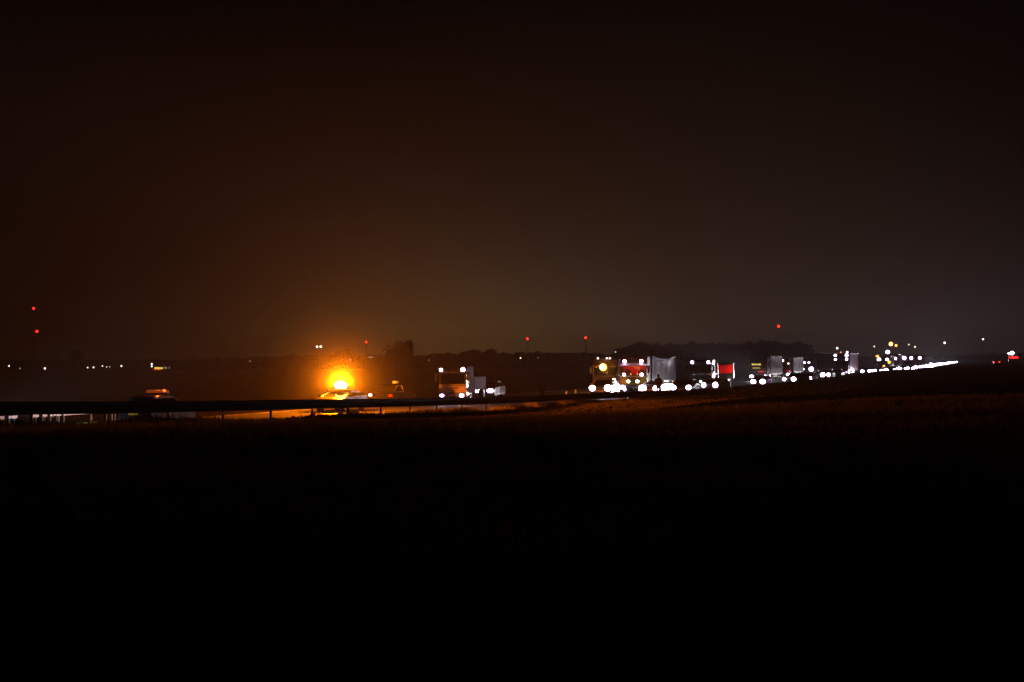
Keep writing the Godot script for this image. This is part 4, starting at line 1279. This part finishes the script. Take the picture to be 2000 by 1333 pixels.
func make_tipper(t: Node3D, red: Material) -> void:
	var w := 2.5
	var z0 := -2.9
	var z1 := -13.4
	var body := mat("tipper grey brown", Color(0.06, 0.05, 0.042), 0.7, 0.0, 0.6)
	body.specular_mode = BaseMaterial3D.SPECULAR_DISABLED
	var postm := mat("red post", Color(0.5, 0.03, 0.02), 0.5)
	# red cover: rounded shoulders, sagging in the middle
	var st := begin()
	var n := 24
	var prof := [[-0.5, 1.55], [-0.5, 2.3], [-0.46, 2.52], [-0.36, 2.62], [0.0, 2.66], [0.36, 2.62], [0.46, 2.52], [0.5, 2.3], [0.5, 1.55]]
	for i in n:
		for k in prof.size() - 1:
			var p := []
			for q in [[i, k], [i + 1, k], [i + 1, k + 1], [i, k + 1]]:
				var u: float = float(q[0]) / n
				var pr = prof[q[1]]
				p.append(Vector3(pr[0] * w, pr[1] - (0.16 * sin(PI * u) + 0.02 * sin(u * 40.0)) * (1.0 if pr[1] > 2.0 else 0.0), lerpf(z0, z1, u)))
			var pm = prof[k]
			quad(st, p[0], p[1], p[2], p[3], Vector3(pm[0] + prof[k + 1][0], 0.3 if pm[1] > 2.2 else 0.0, 0))
	for e in [[0, -1.0, z0], [1, 1.0, z1]]:
		for k in prof.size() - 1:
			tri(st, Vector3(0, 1.55, e[2]), Vector3(prof[k][0] * w, prof[k][1], e[2]), Vector3(prof[k + 1][0] * w, prof[k + 1][1], e[2]), Vector3(0, 0, -e[1]))
	obj("tarpaulin", st, red, t)
	plate(t, "tipper_body", Vector3(0, 1.05, (z0 + z1) / 2), Vector3(w - 0.06, 0.98, absf(z1 - z0)), body, 0.04)
	for s in [-1.0, 1.0]:
		for k in 9:
			plate(t, "rib", Vector3(s * (w / 2 - 0.01), 1.06, lerpf(z0, z1, (k + 0.5) / 9.0)), Vector3(0.09, 0.96, 0.1), body, 0.02)
		for e in [z0 + 0.02, z1 - 0.02]:
			plate(t, "corner_post", Vector3(s * (w / 2 + 0.01), 1.75, e), Vector3(0.12, 1.75, 0.12), postm, 0.03)
		for k in 3:
			wheel(t, Vector3(s * (w / 2 - 0.2), 0.5, -8.6 - k * 1.3), 0.5, 0.38)
		lamp(t, "side_marker_light", Vector3(s * 1.29, 0.75, -9.8), 0.3, 0.3, RED, 1.2, 0.0, Vector3(s, 0, 0))

func build_far() -> void:
	# trees that stand out of the far line
	var ts := [
		["broad tree with a tall rounded crown, highest left of the lorries", -46.5, 640.0, 12.6, 15.0, 21],
		["small round tree top right of the broad tall tree", -19.7, 640.0, 7.4, 5.0, 22],
		["round tree top standing just above the small lorry", -15.4, 640.0, 7.8, 6.0, 23],
		["wide low tree right of the small lorry's roof lamps", -9.8, 650.0, 8.0, 8.0, 24],
		["dim bushy tree above the house lights at far left", -186.0, 655.0, 8.6, 9.0, 25],
		["tree low in the far line behind the beacon car", -71.0, 650.0, 8.2, 10.0, 26]]
	for e in ts:
		make_tree(e[0], e[1], e[2], e[3], e[4], e[5])
	# the rest of the far line reads as one mass
	for kind in 3:
		var places := []
		var cols := []
		var n := 150
		for i in n:
			var az := lerpf(-0.40, 0.42, (i + rng.randf()) / n)
			var d := rng.randf_range(670, 790)
			var hgt := 6.6
			var px := 1000.0 + az * 3000.0
			if px > 560 and px < 860:
				hgt = 7.4
			if px > 860 and px < 1180:
				hgt = 8.0
			if px > 1215 and px < 1580:
				hgt = 13.0 if px > 1245 else 10.5
				if px > 1380 and px < 1430:
					hgt = 11.8
			if px < 420:
				hgt = 5.6
			if px > 1580:
				hgt = 6.0
			hgt *= rng.randf_range(0.82, 1.04)
			if px > 1650:
				d = rng.randf_range(1000, 1200)
			var s := hgt / 10.0
			var x := az * d
			places.append(Transform3D(Basis(Vector3.UP, rng.randf() * TAU).scaled(Vector3(s * 1.5, s, s * 1.5)), on_ground(x, d, -hgt * 0.12)))
			cols.append(Color(1, 1, 1))
		scatter("distant_wood", "long dark line of distant trees along the horizon", crown_shape(40 + kind, 10.0, 9.0, 1500, 0.55), leaf_mat(), places, cols)
	# scrub under the crowns
	var sp := []
	var sc := []
	for i in 420:
		var az := lerpf(-0.42, 0.45, rng.randf())
		var d := rng.randf_range(640, 700) if az < 0.2 else rng.randf_range(950, 1000)
		var s := rng.randf_range(0.3, 0.5)
		sp.append(Transform3D(Basis(Vector3.UP, rng.randf() * TAU).scaled(Vector3(s * 2.2, s, s * 2.2)), on_ground(az * d, d, -1.2)))
		sc.append(Color(1, 1, 1))
	scatter("distant_undergrowth", "dark undergrowth below the distant tree line", crown_shape(50, 10.0, 9.0, 700, 0.8), leaf_mat(), sp, sc)

	# red warning lights
	red_mast("tall mast at far left carrying two red warning lights", -124.6, 400.0, 17.6, [[17.3, 0.0, 0.5], [11.3, 0.85, 0.55]])
	red_mast("mast with a faint red light left of the broad tree", -38.0, 400.0, 8.2, [[8.1, 0.0, 0.42]])
	red_mast("mast with a red light above the wood at the picture's middle", 4.0, 400.0, 9.0, [[8.8, 0.0, 0.46]])
	red_mast("mast with a red light left of the yellow lorry", 19.2, 400.0, 9.2, [[9.0, 0.0, 0.46]])
	red_mast("mast with a bright red light above the dark wood at right", 69.5, 400.0, 12.0, [[11.8, 0.0, 0.55]])

	# lamps
	var lw := Color(1.0, 0.85, 0.62)
	street_lamp("double-headed street lamp above the beacon car", -75.7, 602.0, 9.0, lw, 6.0, 0.75, 2, "", 1.45)
	street_lamp("leftmost street lamp, white, on a short pole", -196.5, 600.0, 2.1, Color(0.95, 1, 0.9), 3.0, 0.55)
	street_lamp("pinkish lamp left among the house lights", -182.5, 600.0, 0.9, Color(1.0, 0.6, 0.7), 3.0, 0.8)
	var small := [
		[-192.2, 0.8, 0.4, 0.8, "faint low lamp beside the leftmost street lamp"], [-165.8, 0.9, 0.55, 2.0, "first of the row of small lamps left of the lit shop"],
		[-163.5, 0.9, 0.6, 3.0, "warm lamp second in the row left of the lit shop"], [-160.0, 1.3, 0.5, 2.5, "white lamp third in the row left of the lit shop"],
		[-158.4, 0.9, 0.45, 1.2, "faint lamp fourth in the row left of the lit shop"], [-157.2, 0.9, 0.5, 0.6, "dimmest lamp of the row left of the lit shop"],
		[-152.6, 1.3, 0.7, 2.0, "larger white lamp nearest the lit shop on its left"], [-102.4, 2.9, 0.5, 0.5, "single dim lamp in the trees left of the beacon car"],
		[-63.2, 3.3, 0.5, 1.0, "small yellow lamp just above the beacon glow"], [-57.6, 3.3, 0.5, 1.0, "second small lamp right of the beacon glow"],
		[3.3, 3.6, 0.55, 3.0, "small white lamp before the wood at the picture's middle"], [10.1, 3.6, 0.35, 0.6, "faint lamp right of the middle white lamp"],
		[-32.6, 2.9, 0.35, 0.7, "faint lamp between the broad tree and the small lorry"]]
	for e in small:
		street_lamp(e[4], e[0], 600.0, e[1] + 0.35, lw, e[3], e[2], 1, "small lamps before the far trees")
	street_lamp("thin white lamp beside the yellow lorry's roof", 40.4, 600.0, 6.2, Color(1, 0.95, 0.8), 2.0, 0.4)
	street_lamp("big amber street lamp above the far queue", 148.0, 600.0, 8.6, Color(1, 0.5, 0.12), 8.0, 1.5)
	street_lamp("smaller amber street lamp right of the big one", 150.0, 600.0, 8.0, Color(1, 0.42, 0.08), 4.0, 1.0)
	street_lamp("pale street lamp left of the big amber one", 141.5, 600.0, 7.8, Color(1, 0.9, 0.7), 3.0, 0.5)
	street_lamp("pale street lamp right of the amber pair", 155.0, 600.0, 8.3, Color(1, 0.9, 0.7), 2.5, 0.5)
	street_lamp("low warm street lamp above the first white row headlights", 157.4, 600.0, 7.4, Color(1, 0.85, 0.5), 3.0, 0.6)
	street_lamp("street lamp over the end of the headlight row", 169.0, 600.0, 8.9, Color(1, 0.8, 0.55), 6.0, 0.75)
	street_lamp("rightmost street lamp, alone above the dark fields", 184.0, 600.0, 9.2, Color(1, 0.85, 0.6), 4.0, 0.65)
	street_lamp("white lamp on a pole above the tall four-lamp lorry", 127.0, 600.0, 7.4, Color(0.95, 0.92, 1), 6.0, 0.7)

	var yel := glow_mat(Color(1.0, 0.66, 0.08), 1.6)
	var dim := glow_mat(Color(1.0, 0.8, 0.5), 0.25)
	var sh := far_house("shop", "low shop with yellow lit windows and a red strip at far left", -137.0, 600.0, 8.0, 3.0, [[-2.4, 1.05, 0.75, 0.7, yel], [-1.3, 1.0, 0.9, 0.75, yel], [-0.1, 1.0, 0.8, 0.7, yel], [1.4, 1.15, 1.3, 0.7, dim], [3.0, 1.15, 0.35, 0.9, dim]])
	plate(sh, "red_strip_light", Vector3(-1.9, 0.42, 0.1), Vector3(3.0, 0.2, 0.1), glow_mat(RED, 1.5), 0.02)
	for k in 2:
		lamp(sh, "wall_light", Vector3(-3.9, 2.7 - k * 0.95, 0.12), 0.6, 0.5, Color(1, 1, 0.95), 4.0)
	far_house("farm_house", "dark house with one lit strip window by the broad tree", -54.8, 598.0, 7.0, 4.3, [[-0.3, 5.0 - 0.5, 1.7, 0.35, glow_mat(Color(1, 0.85, 0.7), 1.2)]])

func build_near() -> void:
	# delineator posts in the light strip left of the gold car
	for e in [[3.75, 106.0, "small white delineator post, left of two by the road"], [4.6, 111.5, "small white delineator post, right of two by the road"]]:
		var t := thing("delineator_post", e[2], "post", on_ground(e[0], e[1]), 0.0, "delineator posts")
		var st := begin()
		bx(st, Vector3(0, 0.35, 0), Vector3(0.12, 1.1, 0.08), 0.02)
		obj("post", st, mat("rail white", Color(0.75, 0.75, 0.75), 0.4), t)
		plate(t, "reflector", Vector3(0, 0.78, 0.05), Vector3(0.09, 0.16, 0.02), mat("reflector glass", Color(0.8, 0.78, 0.75), 0.1), 0.005)
	# bare shrub on the crest
	var sh := thing("bare_shrub", "bare dark shrub standing on the bank's crest", "shrub", Vector3(1.55, 1.2, -80.0))
	var tw := begin()
	for i in 12:
		var a := rng.randf() * TAU
		var p := Vector3(cos(a) * 0.25, rng.randf_range(0.3, 0.75), sin(a) * 0.25)
		tube(tw, Vector3(0, -0.2, 0), p * 0.6, 0.02, 0.014, 5)
		tube(tw, p * 0.6, p + Vector3(rng.randf_range(-0.1, 0.1), 0.05, 0), 0.014, 0.006, 5)
	obj("twigs", tw, mat("bark", Color(0.05, 0.04, 0.03), 0.9), sh)

	# guard rail between field and road, seen from behind: a tall ribbed beam on posts
	var steel := mat("rail steel", Color(0.16, 0.16, 0.17), 0.5, 0.6)
	var first := rail_point(12.0, 0.0)
	var rail := thing("guard_rail", "long dark steel guard rail between the field and the road", "guard rail", Vector3(first.x, ground_h(first.x, -first.z), first.z))
	var st0 := 12.0
	while st0 < 126.0:
		var bm := begin()
		for k in 4:
			for q in RIBS.size() - 1:
				var p := []
				for e in [[k, q], [k + 1, q], [k + 1, q + 1], [k, q + 1]]:
					var ss: float = st0 + e[0] * 0.95
					var w := rail_point(ss, RIBS[e[1]][1])
					p.append(w - rail.position - Vector3(0, RIBS[e[1]][0], 0))
				quad(bm, p[0], p[1], p[2], p[3], Vector3(1, 0, 0.3))
		obj("beam", bm, steel, rail)
		for e in [0.5]:
			var w := rail_point(st0 + e, -0.1)
			var g := ground_h(w.x, -w.z)
			plate(rail, "post", Vector3(w.x, (g - 0.3 + w.y - 0.03) / 2, w.z) - rail.position, Vector3(0.08, w.y - 0.03 - g + 0.3, 0.08), steel, 0.015)
		st0 += 3.8
	# far rail on the other side of the road, white boards, lit by the car outside the frame at left
	var a0 := Vector3(-24.5, 0.0, -62.0)
	var far := thing("barrier", "low barrier of white boards over lime kerb boards, beyond the road at far left", "barrier", a0)
	for e in [[5.0, 5.6], [5.9, 6.5], [6.9, 7.5], [8.6, 9.15], [9.5, 9.8], [10.1, 10.5], [10.6, 10.95], [11.2, 13.7], [15.4, 15.9]]:
		var u := Vector3(0.292, 0, -0.956)
		var bd := begin()
		bx(bd, Vector3(0, 0, 0), Vector3(0.05, 0.14, e[1] - e[0]), 0.01)
		var o := obj("board", bd, mat("rail white", Color(0.75, 0.75, 0.75), 0.4), far)
		o.position = u * (e[0] + e[1]) * 0.5 * 1.0 + Vector3(0, 0.6, 0)
		o.rotation.y = deg_to_rad(-17.0)
		for f in [e[0] + 0.1, e[1] - 0.1]:
			plate(far, "post", u * f + Vector3(-0.06, 0.25, 0), Vector3(0.07, 0.75, 0.07), mat("dark plastic", Color(0.025, 0.025, 0.027)), 0.01)
	for e in [[11.9, 12.75], [12.9, 13.6]]:
		var u := Vector3(0.292, 0, -0.956)
		var kb := begin()
		bx(kb, Vector3(0, 0, 0), Vector3(0.06, 0.11, e[1] - e[0]), 0.01)
		var o := obj("kerb_board", kb, mat("lime board paint", Color(0.25, 0.75, 0.04), 0.5), far)
		o.position = u * (e[0] + e[1]) * 0.5 + Vector3(0.25, 0.1, 0)
		o.rotation.y = deg_to_rad(-17.0)
	make_car({"at": Vector3(-18.2, 0, -47.0), "heading": 173.0, "paint": Color(0.3, 0.3, 0.32), "paint_name": "grey", "head_energy": 2000.0, "cone": 9.0, "dip": 0.0, "label": "grey car arriving from the left, its headlights on the white barrier boards"})

# depth below the top, and how far the ribs stand out towards the field
const RIBS := [[0.0, 0.0], [0.05, 0.05], [0.11, 0.05], [0.15, 0.0], [0.18, 0.0], [0.22, 0.05], [0.26, 0.05], [0.3, 0.0], [0.33, 0.0], [0.36, 0.05], [0.39, 0.05]]

func rail_point(station: float, out: float) -> Vector3:
	var n := Vector2(1.0, -road_slope(station)).normalized()
	var o := spline(station, crest_off) + out
	return Vector3(road_x(station) + n.x * o, spline(station, rail_top), -(station + n.y * o))

func build_mist() -> void:
	# exhaust haze hanging round the running vehicles that carry the beacons
	var at := Vector3(-10.4, 1.55, -93.0)
	var banks := []
	for e in [[0.9, 0.013], [1.35, 0.004], [1.9, 0.002], [2.6, 0.0012], [3.5, 0.0008], [4.8, 0.0005]]:
		banks.append([e[0], e[1], at, "exhaust haze hanging round the beacon car, one of its layers"])
	banks.append([1.0, 0.035, Vector3(9.1, 2.3, -148.3), "exhaust haze round the lorry's small amber beacon"])
	for e in banks:
		var f := FogVolume.new()
		f.name = numbered(self, "exhaust_mist")
		f.shape = RenderingServer.FOG_VOLUME_SHAPE_ELLIPSOID
		f.size = Vector3(e[0] * 2.0, e[0] * 1.9, e[0] * 2.0)
		var m := FogMaterial.new()
		m.albedo = Color(0.95, 0.95, 0.95)
		m.density = e[1]
		f.material = m
		f.position = e[2]
		f.set_meta("kind", "stuff")
		tag(f, e[3], "mist")
		add_child(f, true)
